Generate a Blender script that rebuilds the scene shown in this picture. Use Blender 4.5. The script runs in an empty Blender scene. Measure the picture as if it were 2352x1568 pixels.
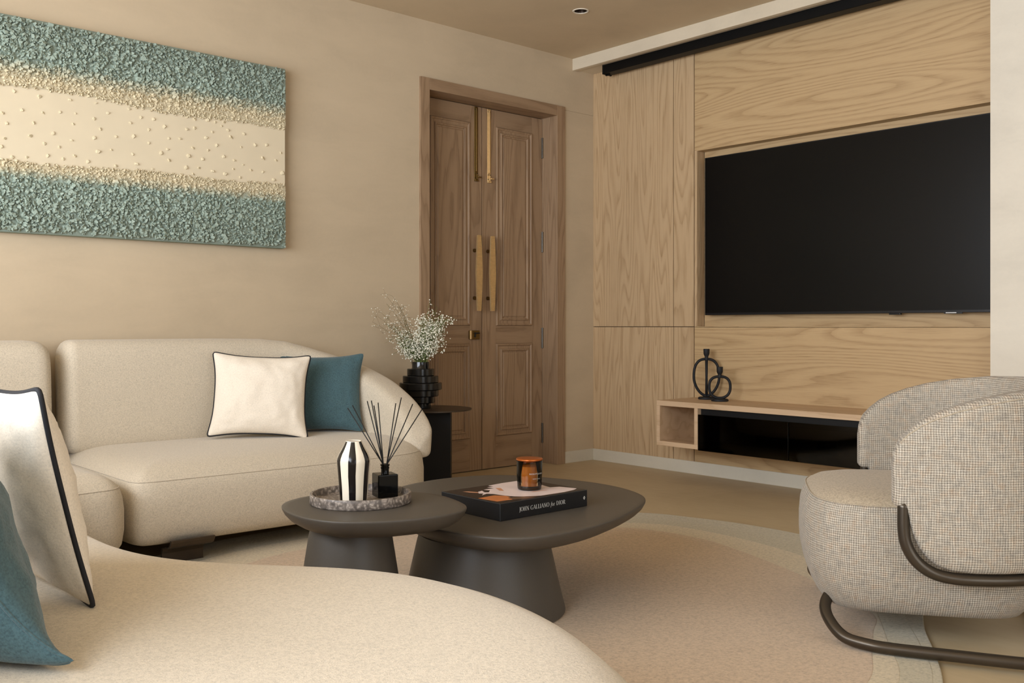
import bpy, bmesh, math, random
from mathutils import Vector, Matrix, noise as mnoise
random.seed(7)
PI = math.pi
scene = bpy.context.scene
COL = scene.collection

# ------------------------------------------------------------------ camera, world, lights, exposure
cam_data = bpy.data.cameras.new('camera')
cam_data.sensor_width = 36.0
cam_data.lens = 36.0 * 2214.0 / 2352.0
cam_data.shift_y = -35.0 / 2352.0
cam_data.clip_start = 0.05
cam = bpy.data.objects.new('camera', cam_data)
COL.objects.link(cam)
cam.location = (-4.752, -4.486, 0.90)
cam.rotation_euler = (PI / 2, 0, -math.atan2(0.6670, 0.7451))
scene.camera = cam

world = bpy.data.worlds.new('world')
scene.world = world
world.use_nodes = True
wbg = world.node_tree.nodes['Background']
wbg.inputs[0].default_value = (1.0, 0.98, 0.95, 1)
wbg.inputs[1].default_value = 1.0

def area(name, loc, rot, sx, sy, power, color):
    l = bpy.data.lights.new(name, 'AREA')
    l.shape = 'RECTANGLE'; l.size = sx; l.size_y = sy
    l.energy = power; l.color = color
    o = bpy.data.objects.new(name, l); COL.objects.link(o)
    o.location = loc; o.rotation_euler = rot
    return o
WARM = (0.92, 1.0, 1.11)
# daylight entering by the wide window of the west wall and by the window behind the camera
area('west_window_daylight', (-6.27, -2.7, 1.30), (0, -PI / 2 + 0.12, 0), 2.2, 3.7, 270, WARM)
area('rear_window_daylight', (-3.6, -7.42, 1.35), (PI / 2, 0, 0), 3.6, 2.1, 42, WARM)

scene.view_settings.view_transform = 'Standard'
scene.view_settings.look = 'None'
scene.view_settings.gamma = 1.0
scene.view_settings.use_curve_mapping = False
scene.view_settings.exposure = -0.08

# ------------------------------------------------------------------ material helpers
def srgb(r, g, b):
    def f(c):
        c /= 255.0
        return c / 12.92 if c <= 0.04045 else ((c + 0.055) / 1.055) ** 2.4
    return (f(r), f(g), f(b), 1.0)

class NT:
    def __init__(self, name):
        self.m = bpy.data.materials.new(name); self.m.use_nodes = True
        self.t = self.m.node_tree
        self.bsdf = self.t.nodes['Principled BSDF']
        self.out = self.t.nodes['Material Output']
    def n(self, typ, props=None, **ins):
        nd = self.t.nodes.new(typ)
        for k, v in (props or {}).items(): setattr(nd, k, v)
        for k, v in ins.items():
            key = int(k[1:]) if k[0] == '_' and k[1:].isdigit() else k.replace('_', ' ')
            self.set(nd.inputs[key], v)
        return nd
    def set(self, sock, v):
        if isinstance(v, bpy.types.NodeSocket): self.t.links.new(v, sock)
        elif isinstance(v, bpy.types.Node): self.t.links.new(v.outputs[0], sock)
        else: sock.default_value = v
    def math(self, op, a, b=0.0, c=0.0):
        return self.n('ShaderNodeMath', {'operation': op}, _0=a, _1=b, _2=c).outputs[0]
    def vmath(self, op, a, b=(0, 0, 0)):
        return self.n('ShaderNodeVectorMath', {'operation': op}, _0=a, _1=b).outputs[0]
    def ramp(self, fac, stops, interp='LINEAR'):
        nd = self.n('ShaderNodeValToRGB', None, Fac=fac)
        cr = nd.color_ramp; cr.interpolation = interp
        while len(cr.elements) > 1: cr.elements.remove(cr.elements[0])
        cr.elements[0].position = stops[0][0]; cr.elements[0].color = stops[0][1]
        for p, c in stops[1:]:
            e = cr.elements.new(p); e.color = c
        return nd.outputs[0]
    def mix(self, fac, a, b, blend='MIX'):
        nd = self.n('ShaderNodeMix', {'data_type': 'RGBA', 'blend_type': blend})
        self.set(nd.inputs[0], fac); self.set(nd.inputs[6], a); self.set(nd.inputs[7], b)
        return nd.outputs[2]
    def noise(self, vec, scale, detail=2.0, rough=0.5, dist=0.0):
        return self.n('ShaderNodeTexNoise', None, Vector=vec, Scale=scale, Detail=detail, Roughness=rough, Distortion=dist).outputs[0]
    def obj(self): return self.n('ShaderNodeTexCoord').outputs['Object']
    def uv(self): return self.n('ShaderNodeTexCoord').outputs['UV']
    def mapping(self, vec, scale=(1, 1, 1), loc=(0, 0, 0), rot=(0, 0, 0)):
        return self.n('ShaderNodeMapping', None, Vector=vec, Location=loc, Rotation=rot, Scale=scale).outputs[0]
    def bump(self, height, strength, dist=0.001):
        self.set(self.bsdf.inputs['Normal'], self.n('ShaderNodeBump', None, Strength=strength, Distance=dist, Height=height).outputs[0])
    def fin(self, color=None, rough=0.6, metal=0.0, spec=None, sheen=0.0, sheen_rough=0.5):
        b = self.bsdf
        if color is not None: self.set(b.inputs['Base Color'], color)
        self.set(b.inputs['Roughness'], rough); self.set(b.inputs['Metallic'], metal)
        if spec is not None: b.inputs['Specular IOR Level'].default_value = spec
        if sheen:
            b.inputs['Sheen Weight'].default_value = sheen
            b.inputs['Sheen Roughness'].default_value = sheen_rough
        return self.m

def scale_col(c, k): return (c[0] * k, c[1] * k, c[2] * k, 1)

def plain(name, color, rough=0.6, metal=0.0, spec=None, var=0.06, scale=30.0, bump=0.0):
    """one colour with slight procedural variation"""
    t = NT(name)
    f = t.noise(t.obj(), scale, 4)
    col = t.ramp(f, [(0.25, scale_col(color, 1 - var)), (0.75, scale_col(color, 1 + var))])
    if bump: t.bump(f, bump, 0.0006)
    return t.fin(col, rough, metal, spec)

def plaster(name, color, rough=0.75):
    t = NT(name)
    o = t.obj()
    big = t.noise(o, 1.1, 5, 0.6, 0.4)
    streak = t.noise(t.mapping(o, (1.0, 1.0, 3.2)), 2.2, 5, 0.65, 0.6)
    fine = t.noise(o, 60, 4, 0.6)
    f = t.math('ADD', t.math('MULTIPLY', big, 0.55), t.math('ADD', t.math('MULTIPLY', streak, 0.35), t.math('MULTIPLY', fine, 0.10)))
    col = t.ramp(f, [(0.32, scale_col(color, 0.88)), (0.5, color), (0.68, scale_col(color, 1.09))])
    t.bump(t.math('ADD', t.math('MULTIPLY', streak, 0.6), t.math('MULTIPLY', fine, 0.25)), 0.25, 0.004)
    return t.fin(col, rough, 0, 0.3)

def oak(name, axis, light, dark, rings=13.0, rough=0.5, across=3.0, along=0.42, line=0.62):
    """flat-sawn oak veneer, grain running along the given axis"""
    t = NT(name)
    o = t.obj()
    rnd = t.n('ShaderNodeObjectInfo').outputs['Random']
    off = t.n('ShaderNodeCombineXYZ', None, X=t.math('MULTIPLY', rnd, 37.0), Y=t.math('MULTIPLY', rnd, 61.0), Z=t.math('MULTIPLY', rnd, 23.0)).outputs[0]
    p = t.vmath('ADD', o, off)
    def sc(al, ac): return tuple(al if a == axis else ac for a in 'xyz')
    warp = t.noise(t.mapping(p, sc(3.5, 14.0)), 1.0, 3, 0.6)
    base = t.noise(t.mapping(p, sc(along, across)), 1.0, 1.5, 0.45)
    ringv = t.math('ADD', t.math('MULTIPLY', base, rings), t.math('MULTIPLY', warp, 0.55))
    saw = t.math('FRACT', ringv)
    grain = t.ramp(saw, [(0.0, (0.35, 0.35, 0.35, 1)), (0.2, (0, 0, 0, 1)), (0.5, (0.05, 0.05, 0.05, 1)), (0.86, (0.8, 0.8, 0.8, 1)), (0.95, (1, 1, 1, 1)), (1.0, (0.35, 0.35, 0.35, 1))])
    pores = t.noise(t.mapping(p, sc(9.0, 420.0)), 1.0, 2, 0.5)
    pore = t.ramp(pores, [(0.50, (0, 0, 0, 1)), (0.70, (1, 1, 1, 1))])
    fibre = t.noise(t.mapping(p, sc(2.0, 110.0)), 1.0, 3, 0.6)
    tone = t.noise(t.mapping(p, sc(0.5, 2.0)), 1.0, 2, 0.5)
    gfac = t.math('MULTIPLY', grain, t.math('ADD', t.math('MULTIPLY', fibre, 0.9), 0.25))
    fac = t.math('ADD', t.math('MULTIPLY', gfac, line), t.math('MULTIPLY', pore, t.math('ADD', t.math('MULTIPLY', grain, 0.35), 0.22)))
    col = t.mix(fac, light, dark)
    col = t.mix(t.math('MULTIPLY', t.math('SUBTRACT', tone, 0.35), 0.55), col, scale_col(light, 0.72))
    col = t.mix(t.math('MULTIPLY', fibre, 0.22), col, scale_col(light, 1.12))
    t.bump(fac, 0.15, 0.0008)
    return t.fin(col, rough, 0, 0.35)

def fabric(name, color, scale=400.0, var=0.22, bump=0.9, sheen=0.2, dist=0.0016):
    t = NT(name)
    o = t.obj()
    f1 = t.noise(t.mapping(o, (1, 1, 0.7)), scale, 2, 0.6)
    f2 = t.noise(t.mapping(o, (0.8, 0.8, 1.2), (3, 5, 7)), scale * 0.55, 1, 0.5)
    big = t.noise(o, 9.0, 3)
    f = t.math('ADD', t.math('MULTIPLY', f1, 0.5), t.math('MULTIPLY', f2, 0.5))
    col = t.ramp(f, [(0.32, scale_col(color, 1 - var)), (0.5, color), (0.66, scale_col(color, 1 + var * 0.6))])
    col = t.mix(t.math('MULTIPLY', big, 0.12), col, scale_col(color, 0.85))
    t.bump(f, bump, dist)
    return t.fin(col, 0.9, 0, 0.15, sheen)

def tweed(name):
    """cream and charcoal check weave laid out in metres in the UV map"""
    t = NT(name)
    uv = t.uv()
    wob = t.noise(uv, 18.0, 2)
    uvw = t.vmath('ADD', uv, t.n('ShaderNodeCombineXYZ', None, X=t.math('MULTIPLY', wob, 0.006), Y=t.math('MULTIPLY', wob, 0.006)).outputs[0])
    sep = t.n('ShaderNodeSeparateXYZ', None, Vector=uvw)
    u, v = sep.outputs[0], sep.outputs[1]
    k = 2 * PI / 0.0064
    wu = t.math('ADD', t.math('MULTIPLY', t.math('SINE', t.math('MULTIPLY', u, k)), 0.5), 0.5)
    wv = t.math('ADD', t.math('MULTIPLY', t.math('SINE', t.math('MULTIPLY', v, k)), 0.5), 0.5)
    nu = t.noise(t.mapping(uv, (420.0, 22.0, 1)), 1.0, 2, 0.6)
    nv = t.noise(t.mapping(uv, (22.0, 420.0, 1)), 1.0, 2, 0.6)
    spk = t.noise(uv, 520.0, 2, 0.6)
    a = t.math('ADD', t.math('MULTIPLY', wu, t.math('ADD', t.math('MULTIPLY', nu, 1.2), -0.05)), t.math('MULTIPLY', nu, 0.28))
    b = t.math('ADD', t.math('MULTIPLY', wv, t.math('ADD', t.math('MULTIPLY', nv, 1.2), -0.05)), t.math('MULTIPLY', nv, 0.28))
    f = t.math('ADD', t.math('MULTIPLY', t.math('ADD', a, b), 0.55), t.math('MULTIPLY', t.math('SUBTRACT', spk, 0.5), 0.7))
    col = t.ramp(f, [(0.08, srgb(104, 95, 85)), (0.30, srgb(144, 134, 120)), (0.52, srgb(174, 164, 148)), (0.85, srgb(214, 204, 187))])
    blot = t.noise(uv, 40.0, 4, 0.7)
    tint = t.ramp(blot, [(0.3, srgb(214, 218, 224)), (0.5, srgb(255, 255, 255)), (0.68, srgb(255, 240, 228))])
    col = t.mix(0.7, col, tint, 'MULTIPLY')
    t.bump(f, 0.5, 0.0015)
    return t.fin(col, 0.92, 0, 0.12, 0.15)

# ------------------------------------------------------------------ materials
M = {}
M['wall'] = plaster('wall_plaster', srgb(196, 177, 149))
M['ceiling'] = plaster('ceiling_plaster', srgb(202, 182, 152))
M['pier'] = plaster('pier_plaster', srgb(226, 217, 200))
M['bulkhead'] = plaster('bulkhead_plaster', srgb(212, 198, 174))
M['skirting'] = plaster('skirting_stone', srgb(206, 197, 178), 0.6)
t = NT('floor_microcement')
o = t.obj()
f = t.math('ADD', t.math('MULTIPLY', t.noise(o, 1.3, 6, 0.65, 0.5), 0.7), t.math('MULTIPLY', t.noise(t.mapping(o, (9, 2, 1)), 3.0, 5, 0.65), 0.3))
t.bump(f, 0.12, 0.003)
M['floor'] = t.fin(t.ramp(f, [(0.32, srgb(178, 157, 124)), (0.5, srgb(190, 170, 136)), (0.68, srgb(199, 180, 147))]), 0.5, 0, 0.35)
OL, OD = srgb(194, 164, 122), srgb(144, 112, 73)
M['oak_v'] = oak('oak_upright', 'z', srgb(196, 167, 130), OD, 20.0, across=6.5, along=0.5)
M['oak_h'] = oak('oak_lengthwise', 'y', OL, OD, 30.0, across=3.2, along=0.34)
M['oak_x'] = oak('oak_depthwise', 'x', OL, OD, 9.0)
M['oak_trim'] = oak('oak_lipping', 'y', srgb(208, 178, 144), srgb(176, 142, 106), 8.0, across=6.0)
DL, DD = srgb(160, 132, 103), srgb(112, 86, 62)
M['door_v'] = oak('door_oak_upright', 'z', DL, DD, 14.0, 0.5, across=7.0, along=0.5, line=0.7)
M['door_h'] = oak('door_oak_crosswise', 'x', scale_col(DL, 0.96), DD, 7.0, 0.5, across=6.0, along=0.5, line=0.7)
M['sofa'] = fabric('sofa_weave', srgb(206, 193, 172))
M['cushion_white'] = fabric('cream_linen', srgb(236, 224, 206), 420, 0.12, 0.35, 0.15)
M['cushion_teal'] = fabric('teal_wool', srgb(72, 97, 103), 420, 0.36, 0.6, 0.2)
M['piping'] = plain('black_piping', srgb(24, 24, 28), 0.8, var=0.2, scale=400)
M['tweed'] = tweed('chair_tweed')
M['chair_top'] = fabric('chair_seat_weave', srgb(178, 163, 140), 380, 0.36, 0.6, 0.15)
M['tube'] = plain('bronze_tube', srgb(82, 74, 64), 0.33, 0.75, var=0.05, scale=8)
M['table'] = plain('charcoal_lacquer', srgb(80, 74, 66), 0.45, 0.0, 0.4, var=0.04, scale=220, bump=0.08)
M['rug_field'] = fabric('rug_field_pile', srgb(197, 173, 145), 190, 0.25, 0.8, 0.2, 0.002)
M['rug_cream'] = fabric('rug_cream_pile', srgb(202, 186, 156), 190, 0.25, 0.8, 0.2, 0.002)
M['rug_grey'] = fabric('rug_greige_pile', srgb(184, 173, 146), 190, 0.25, 0.8, 0.2, 0.002)
M['black_metal'] = plain('black_metal', srgb(20, 19, 18), 0.5, 0.2, 0.4, var=0.1)
M['side_metal'] = plain('dark_bronze_metal', srgb(74, 62, 50), 0.45, 0.5, var=0.06)
M['track'] = plain('black_track', srgb(5, 5, 5), 0.5, 0.0, 0.2, var=0.1)
M['gap'] = plain('shadow_gap', srgb(58, 42, 30), 0.8, var=0.05)
M['brass'] = plain('brass', srgb(216, 182, 128), 0.42, 0.55, var=0.08, scale=50)
M['brass_dark'] = plain('dark_brass', srgb(120, 96, 54), 0.4, 0.9, var=0.08, scale=50)
M['steel'] = plain('brushed_steel', srgb(104, 100, 94), 0.35, 1.0, var=0.05)
M['tv_body'] = plain('tv_bezel', srgb(26, 27, 30), 0.3, 0.3, 0.5)
M['tv_screen'] = plain('tv_screen', srgb(7, 7, 7), 0.28, 0.0, 0.22, var=0.02)
M['tv_badge'] = plain('silver_badge', srgb(200, 200, 200), 0.3, 0.6)
M['iron'] = plain('black_cast_iron', srgb(34, 34, 36), 0.62, 0.3, 0.4, var=0.15, scale=120, bump=0.3)
M['ceramic_white'] = plain('cream_glaze', srgb(240, 230, 210), 0.18, 0, 0.5, var=0.02)
M['ceramic_black'] = plain('black_glaze', srgb(20, 18, 19), 0.2, 0, 0.5, var=0.1)
M['ceramic_in'] = plain('unglazed_inside', srgb(120, 88, 62), 0.7)
M['glass_black'] = plain('black_glass', srgb(5, 5, 5), 0.06, 0, 0.22, var=0.05)
M['vase_glass'] = plain('black_fluted_glass', srgb(16, 17, 17), 0.12, 0, 0.5, var=0.05)
M['book_black'] = plain('book_cloth_black', srgb(20, 20, 22), 0.42, 0, 0.4, var=0.12)
M['book_edge'] = plain('book_rim', srgb(52, 54, 56), 0.45)
M['print_white'] = plain('cover_print_pale', srgb(226, 208, 204), 0.35, var=0.06, scale=26)
M['print_skin'] = plain('cover_print_skin', srgb(206, 150, 118), 0.35, var=0.06, scale=26)
M['print_orange'] = plain('cover_print_orange', srgb(196, 118, 66), 0.35, var=0.10, scale=26)
M['print_brown'] = plain('cover_print_brown', srgb(96, 72, 52), 0.35, var=0.2, scale=60)
M['print_dark'] = plain('cover_print_dark', srgb(30, 24, 24), 0.35, var=0.2, scale=40)
M['ink'] = plain('silver_ink', srgb(200, 198, 192), 0.5, var=0.01)
M['lid'] = plain('copper_lid', srgb(178, 92, 30), 0.30, 0.55, var=0.05)
M['wax'] = plain('candle_wax', srgb(196, 138, 76), 0.6, var=0.04)
M['leaf'] = plain('stem_green', srgb(96, 112, 52), 0.6, var=0.25, scale=60)
M['twig'] = plain('dry_twig', srgb(120, 106, 74), 0.7, var=0.2, scale=60)
M['blossom'] = plain('white_blossom', srgb(246, 242, 224), 0.7, var=0.03)
M['reflector'] = plain('lamp_reflector', srgb(70, 56, 46), 0.25, 0.7, var=0.3, scale=160)
M['white_ring'] = plain('white_ring', srgb(226, 216, 198), 0.45)
M['device'] = plain('device_plastic', srgb(40, 40, 42), 0.35, var=0.05)
M['outside'] = plain('terrace', srgb(190, 180, 165), 0.8)
t = NT('marble')
o = t.obj()
v = t.n('ShaderNodeTexVoronoi', {'feature': 'SMOOTH_F1'}, Vector=t.vmath('ADD', o, t.vmath('MULTIPLY', t.n('ShaderNodeTexNoise', None, Vector=o, Scale=40.0, Detail=4.0).outputs[1], (0.03, 0.03, 0.03))), Scale=105.0).outputs[0]
f = t.math('ADD', t.math('MULTIPLY', v, 0.6), t.math('MULTIPLY', t.noise(o, 120, 5, 0.7), 0.5))
M['marble'] = t.fin(t.ramp(f, [(0.20, srgb(206, 194, 182)), (0.36, srgb(164, 152, 141)), (0.52, srgb(118, 108, 100)), (0.72, srgb(84, 76, 70))]), 0.4, 0, 0.4)
# artwork: the colour of each chip goes from sage green to sand with its height on the panel
def art_mat(name, k):
    t = NT(name)
    pos = t.n('ShaderNodeNewGeometry').outputs['Position']
    sep = t.n('ShaderNodeSeparateXYZ', None, Vector=pos)
    nz = t.noise(pos, 34, 3)
    z = t.math('ADD', sep.outputs[2], t.math('MULTIPLY', t.math('SUBTRACT', nz, 0.5), 0.07))
    # position inside the panel 0..1 over z 1.295..2.214
    fz = t.math('DIVIDE', t.math('SUBTRACT', z, 1.295), 0.919)
    teal, sand = scale_col(srgb(156, 169, 155), k), scale_col(srgb(214, 200, 168), k)
    col = t.ramp(fz, [(0.0, scale_col(teal, 0.9)), (0.25, teal), (0.305, sand), (0.72, sand), (0.80, teal), (1.0, scale_col(teal, 0.85))])
    return t.fin(col, 0.85, 0, 0.2)
M['art_chip'] = art_mat('plaster_chips', 1.0)
M['art_ground'] = art_mat('relief_ground', 0.8)
M['art_plain'] = plain('sand_canvas', srgb(217, 202, 173), 0.6, var=0.03, scale=8)
M['art_edge'] = plain('canvas_edge', srgb(128, 136, 118), 0.7)

def glassy(name, tint, gloss_rough=0.04, fac=0.10):
    t = NT(name)
    tr = t.n('ShaderNodeBsdfTransparent', None, Color=tint)
    gl = t.n('ShaderNodeBsdfGlossy', None, Roughness=gloss_rough)
    fr = t.n('ShaderNodeFresnel', None, IOR=1.45)
    nz = t.math('MULTIPLY', t.noise(t.obj(), 4.0, 1), 0.02)
    mx = t.n('ShaderNodeMixShader', None, Fac=t.math('ADD', fr.outputs[0], nz))
    t.t.links.new(tr.outputs[0], mx.inputs[1]); t.t.links.new(gl.outputs[0], mx.inputs[2])
    t.t.links.new(mx.outputs[0], t.out.inputs[0])
    return t.m
M['smoked'] = glassy('smoked_glass', (0.14, 0.12, 0.10, 1))
M['amber'] = glassy('amber_glass', (0.88, 0.77, 0.58, 1))
M['clear'] = glassy('window_glass', (0.97, 0.98, 0.97, 1))

# ------------------------------------------------------------------ object helpers
def props(o, label=None, cat=None, group=None, kind=None):
    if label: o['label'] = label
    if cat: o['category'] = cat
    if group: o['group'] = group
    if kind: o['kind'] = kind
    return o

def empty(name, loc=(0, 0, 0), rz=0.0, label=None, cat=None, group=None, kind=None, parent=None):
    o = bpy.data.objects.new(name, None); COL.objects.link(o)
    o.empty_display_size = 0.05
    o.location = loc; o.rotation_euler = (0, 0, rz)
    if parent: o.parent = parent
    return props(o, label, cat, group, kind)

def mesh_obj(name, verts, faces, mat, parent=None, smooth=True, uvs=None, loc=(0, 0, 0), rz=0.0, auto=None):
    me = bpy.data.meshes.new(name)
    me.from_pydata([tuple(v) for v in verts], [], faces)
    if uvs:
        lay = me.uv_layers.new(name='UVMap')
        i = 0
        for fu in uvs:
            for c in fu:
                lay.data[i].uv = c; i += 1
    return link(name, me, mat, parent, smooth, loc, rz, auto)

def link(name, me, mat, parent=None, smooth=True, loc=(0, 0, 0), rz=0.0, auto=None):
    for m in (mat if isinstance(mat, (list, tuple)) else [mat]): me.materials.append(m)
    if smooth: me.polygons.foreach_set('use_smooth', [True] * len(me.polygons))
    if auto is not None: me.set_sharp_from_angle(angle=math.radians(auto))
    o = bpy.data.objects.new(name, me); COL.objects.link(o)
    o.location = loc; o.rotation_euler = (0, 0, rz)
    if parent: o.parent = parent
    return o

def bm_obj(name, bm, mat, parent=None, smooth=False, loc=(0, 0, 0), rz=0.0, auto=None):
    bmesh.ops.recalc_face_normals(bm, faces=bm.faces[:])
    me = bpy.data.meshes.new(name); bm.to_mesh(me); bm.free()
    return link(name, me, mat, parent, smooth, loc, rz, auto)

def add_box(bm, x0, x1, y0, y1, z0, z1, bevel=0.0, seg=2):
    r = bmesh.ops.create_cube(bm, size=1.0)
    vs = r['verts']
    for v in vs:
        v.co = Vector(((x0 + x1) / 2 + v.co.x * (x1 - x0), (y0 + y1) / 2 + v.co.y * (y1 - y0), (z0 + z1) / 2 + v.co.z * (z1 - z0)))
    if bevel:
        es = list({e for v in vs for e in v.link_edges})
        bmesh.ops.bevel(bm, geom=es, offset=bevel, segments=seg, affect='EDGES', profile=0.5)

def box(name, x0, x1, y0, y1, z0, z1, mat, parent=None, bevel=0.0, seg=2, **kw):
    bm = bmesh.new(); add_box(bm, x0, x1, y0, y1, z0, z1, bevel, seg)
    return bm_obj(name, bm, mat, parent, **kw)

def grid(rows, closed=True, cap0=False, cap1=False):
    """rows of points -> verts, faces, uvs in metres (u along a row, v across the rows)"""
    nr, nc = len(rows), len(rows[0])
    verts = [Vector(p) for r in rows for p in r]
    U = []
    for r in rows:
        acc = [0.0]
        m = nc + (1 if closed else 0)
        for j in range(1, m): acc.append(acc[-1] + (Vector(r[j % nc]) - Vector(r[j - 1])).length)
        U.append(acc)
    mid = max(U, key=lambda a: a[-1])
    V = [0.0]
    for i in range(1, nr):
        V.append(V[-1] + sum((Vector(rows[i][j]) - Vector(rows[i - 1][j])).length for j in range(0, nc, max(1, nc // 12))) / len(range(0, nc, max(1, nc // 12))))
    faces, uvs = [], []
    for i in range(nr - 1):
        for j in range(nc if closed else nc - 1):
            k = (j + 1) % nc
            faces.append((i * nc + j, i * nc + k, (i + 1) * nc + k, (i + 1) * nc + j))
            uvs.append(((mid[j], V[i]), (mid[j + 1], V[i]), (mid[j + 1], V[i + 1]), (mid[j], V[i + 1])))
    def cap(i, rev):
        c = Vector((0, 0, 0))
        for p in rows[i]: c += Vector(p)
        c /= nc
        verts.append(c); ci = len(verts) - 1
        for j in range(nc):
            k = (j + 1) % nc
            f = (i * nc + j, i * nc + k, ci)
            if rev: f = f[::-1]
            faces.append(f)
            uvs.append(tuple((verts[q].x, verts[q].y) for q in f))
    if cap0: cap(0, True)
    if cap1: cap(nr - 1, False)
    return verts, faces, uvs

def lathe(name, prof, mat, parent=None, n=40, loc=(0, 0, 0), cap0=True, cap1=True, auto=40, squash=None):
    rows = []
    for r, z in prof: rows.append([(r * math.cos(2 * PI * j / n), r * math.sin(2 * PI * j / n), z) for j in range(n)])
    v, f, u = grid(rows, True, cap0, cap1)
    return mesh_obj(name, v, f, mat, parent, True, u, loc, auto=auto)

def catmull(pts, n, closed=False):
    P = [Vector(p) for p in pts]
    out = []
    m = len(P)
    segs = m if closed else m - 1
    for i in range(segs):
        if closed: p0, p1, p2, p3 = P[(i - 1) % m], P[i], P[(i + 1) % m], P[(i + 2) % m]
        else:
            p1, p2 = P[i], P[i + 1]
            p0 = P[i - 1] if i > 0 else p1 * 2 - p2
            p3 = P[i + 2] if i + 2 < m else p2 * 2 - p1
        for k in range(n):
            t = k / n
            out.append(0.5 * ((2 * p1) + (p2 - p0) * t + (2 * p0 - 5 * p1 + 4 * p2 - p3) * t * t + (3 * p1 - p0 - 3 * p2 + p3) * t ** 3))
    if not closed: out.append(P[-1])
    return out

def resample(pts, n, closed=False):
    P = [Vector(p) for p in pts]
    if closed: P = P + [P[0]]
    L = [0.0]
    for a, b in zip(P, P[1:]): L.append(L[-1] + (b - a).length)
    out = []
    cnt = n if closed else n - 1
    j = 0
    for i in range(n):
        s = L[-1] * i / cnt
        while j < len(L) - 2 and L[j + 1] < s: j += 1
        d = L[j + 1] - L[j]
        out.append(P[j].lerp(P[j + 1], (s - L[j]) / d if d > 1e-9 else 0))
    return out

def tube_rows(pts, r, n=10, closed=False):
    P = [Vector(p) for p in pts]
    rows = []
    m = len(P)
    up = None
    for i in range(m):
        if closed: tg = P[(i + 1) % m] - P[(i - 1) % m]
        else: tg = P[min(i + 1, m - 1)] - P[max(i - 1, 0)]
        tg.normalize()
        if up is None:
            a = Vector((0, 0, 1)) if abs(tg.z) < 0.9 else Vector((1, 0, 0))
            up = (a - tg * a.dot(tg)).normalized()
        else:
            up = (up - tg * up.dot(tg)).normalized()
        s = tg.cross(up)
        rr = r[i] if isinstance(r, (list, tuple)) else r
        rows.append([P[i] + (up * math.cos(2 * PI * k / n) + s * math.sin(2 * PI * k / n)) * rr for k in range(n)])
    if closed: rows.append(rows[0])
    return rows

def tube(name, pts, r, mat, parent=None, n=10, closed=False, **kw):
    rows = tube_rows(pts, r, n, closed)
    v, f, u = grid(rows, True, not closed, not closed)
    return mesh_obj(name, v, f, mat, parent, True, u, **kw)

class Acc:
    """collects several simple shapes into one mesh"""
    def __init__(self): self.v, self.f = [], []
    def add(self, v, f):
        b = len(self.v); self.v += [tuple(p) for p in v]; self.f += [tuple(i + b for i in q) for q in f]
    def tube(self, pts, r, n=5):
        v, f, _ = grid(tube_rows(pts, r, n), True, True, True); self.add(v, f)

def offset(outline, d):
    n = len(outline)
    out = []
    for i in range(n):
        a, b = outline[(i - 1) % n], outline[(i + 1) % n]
        tx, ty = b[0] - a[0], b[1] - a[1]
        l = math.hypot(tx, ty) or 1
        out.append((outline[i][0] - ty / l * d, outline[i][1] + tx / l * d))
    return out

def outline2d(pts, n, smooth=True):
    """closed outline, counter-clockwise, n even points"""
    P = [(p[0], p[1], 0) for p in pts]
    ar = sum(P[i][0] * P[(i + 1) % len(P)][1] - P[(i + 1) % len(P)][0] * P[i][1] for i in range(len(P)))
    if ar < 0: P = P[::-1]
    if smooth: P = catmull(P, 10, True)
    return [(p[0], p[1]) for p in resample(P, n, True)]

def toward(outline, d0, d, spine):
    """inset d0 along the normals, the rest towards the nearest point of the spine, all points by the same fraction"""
    near = []
    base = offset(outline, d0)
    for x, y in base:
        best = None
        for (ax, ay), (bx, by) in zip(spine, spine[1:]):
            vx, vy = bx - ax, by - ay
            q = max(0.0, min(1.0, ((x - ax) * vx + (y - ay) * vy) / ((vx * vx + vy * vy) or 1)))
            px, py = ax + vx * q, ay + vy * q
            l = math.hypot(px - x, py - y)
            if best is None or l < best[0]: best = (l, px, py)
        near.append(best)
    k = min(0.96, (d - d0) / min(b[0] for b in near))
    ring = [(x + (px - x) * k, y + (py - y) * k) for (x, y), (l, px, py) in zip(base, near)]
    n = len(ring)
    for _ in range(int(d * 60)):
        ring = [((ring[i - 1][0] + 2 * ring[i][0] + ring[(i + 1) % n][0]) / 4, (ring[i - 1][1] + 2 * ring[i][1] + ring[(i + 1) % n][1]) / 4) for i in range(n)]
    return ring

def edge_distance(outline, x, y):
    best = 9.0
    px, py = outline[-1]
    for qx, qy in outline:
        vx, vy = qx - px, qy - py
        l2 = vx * vx + vy * vy
        t_ = max(0.0, min(1.0, ((x - px) * vx + (y - py) * vy) / l2)) if l2 else 0.0
        d = (x - px - vx * t_) ** 2 + (y - py - vy * t_) ** 2
        if d < best: best = d
        px, py = qx, qy
    return math.sqrt(best)

def crown(prof, d):
    top = [p for p in prof if p[1] > 0.2]
    k = min(range(len(top)), key=lambda i: top[i][0])
    top = top[k:]
    for (a, za), (b, zb) in zip(top, top[1:]):
        if d <= b: return za + (zb - za) * max(0.0, (d - a) / (b - a)) if b > a else za
    return top[-1][1]

def slab(name, outline, prof, mat, parent=None, cap0=True, cap1=True, auto=None, spine=None, **kw):
    rows = []
    for ins, z in prof:
        if spine is None or ins <= 0.035: rows.append([(x, y, z) for x, y in offset(outline, ins)])
        elif z > 0.2:
            rows.append([(x, y, crown(prof, edge_distance(outline, x, y))) for x, y in toward(outline, 0.035, ins, spine)])
        else: rows.append([(x, y, z) for x, y in toward(outline, 0.035, ins, spine)])
    v, f, u = grid(rows, True, cap0, cap1)
    return mesh_obj(name, v, f, mat, parent, True, u, auto=auto, **kw)

def ring_at(outline, ins, z): return [(x, y, z) for x, y in offset(outline, ins)]

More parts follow.
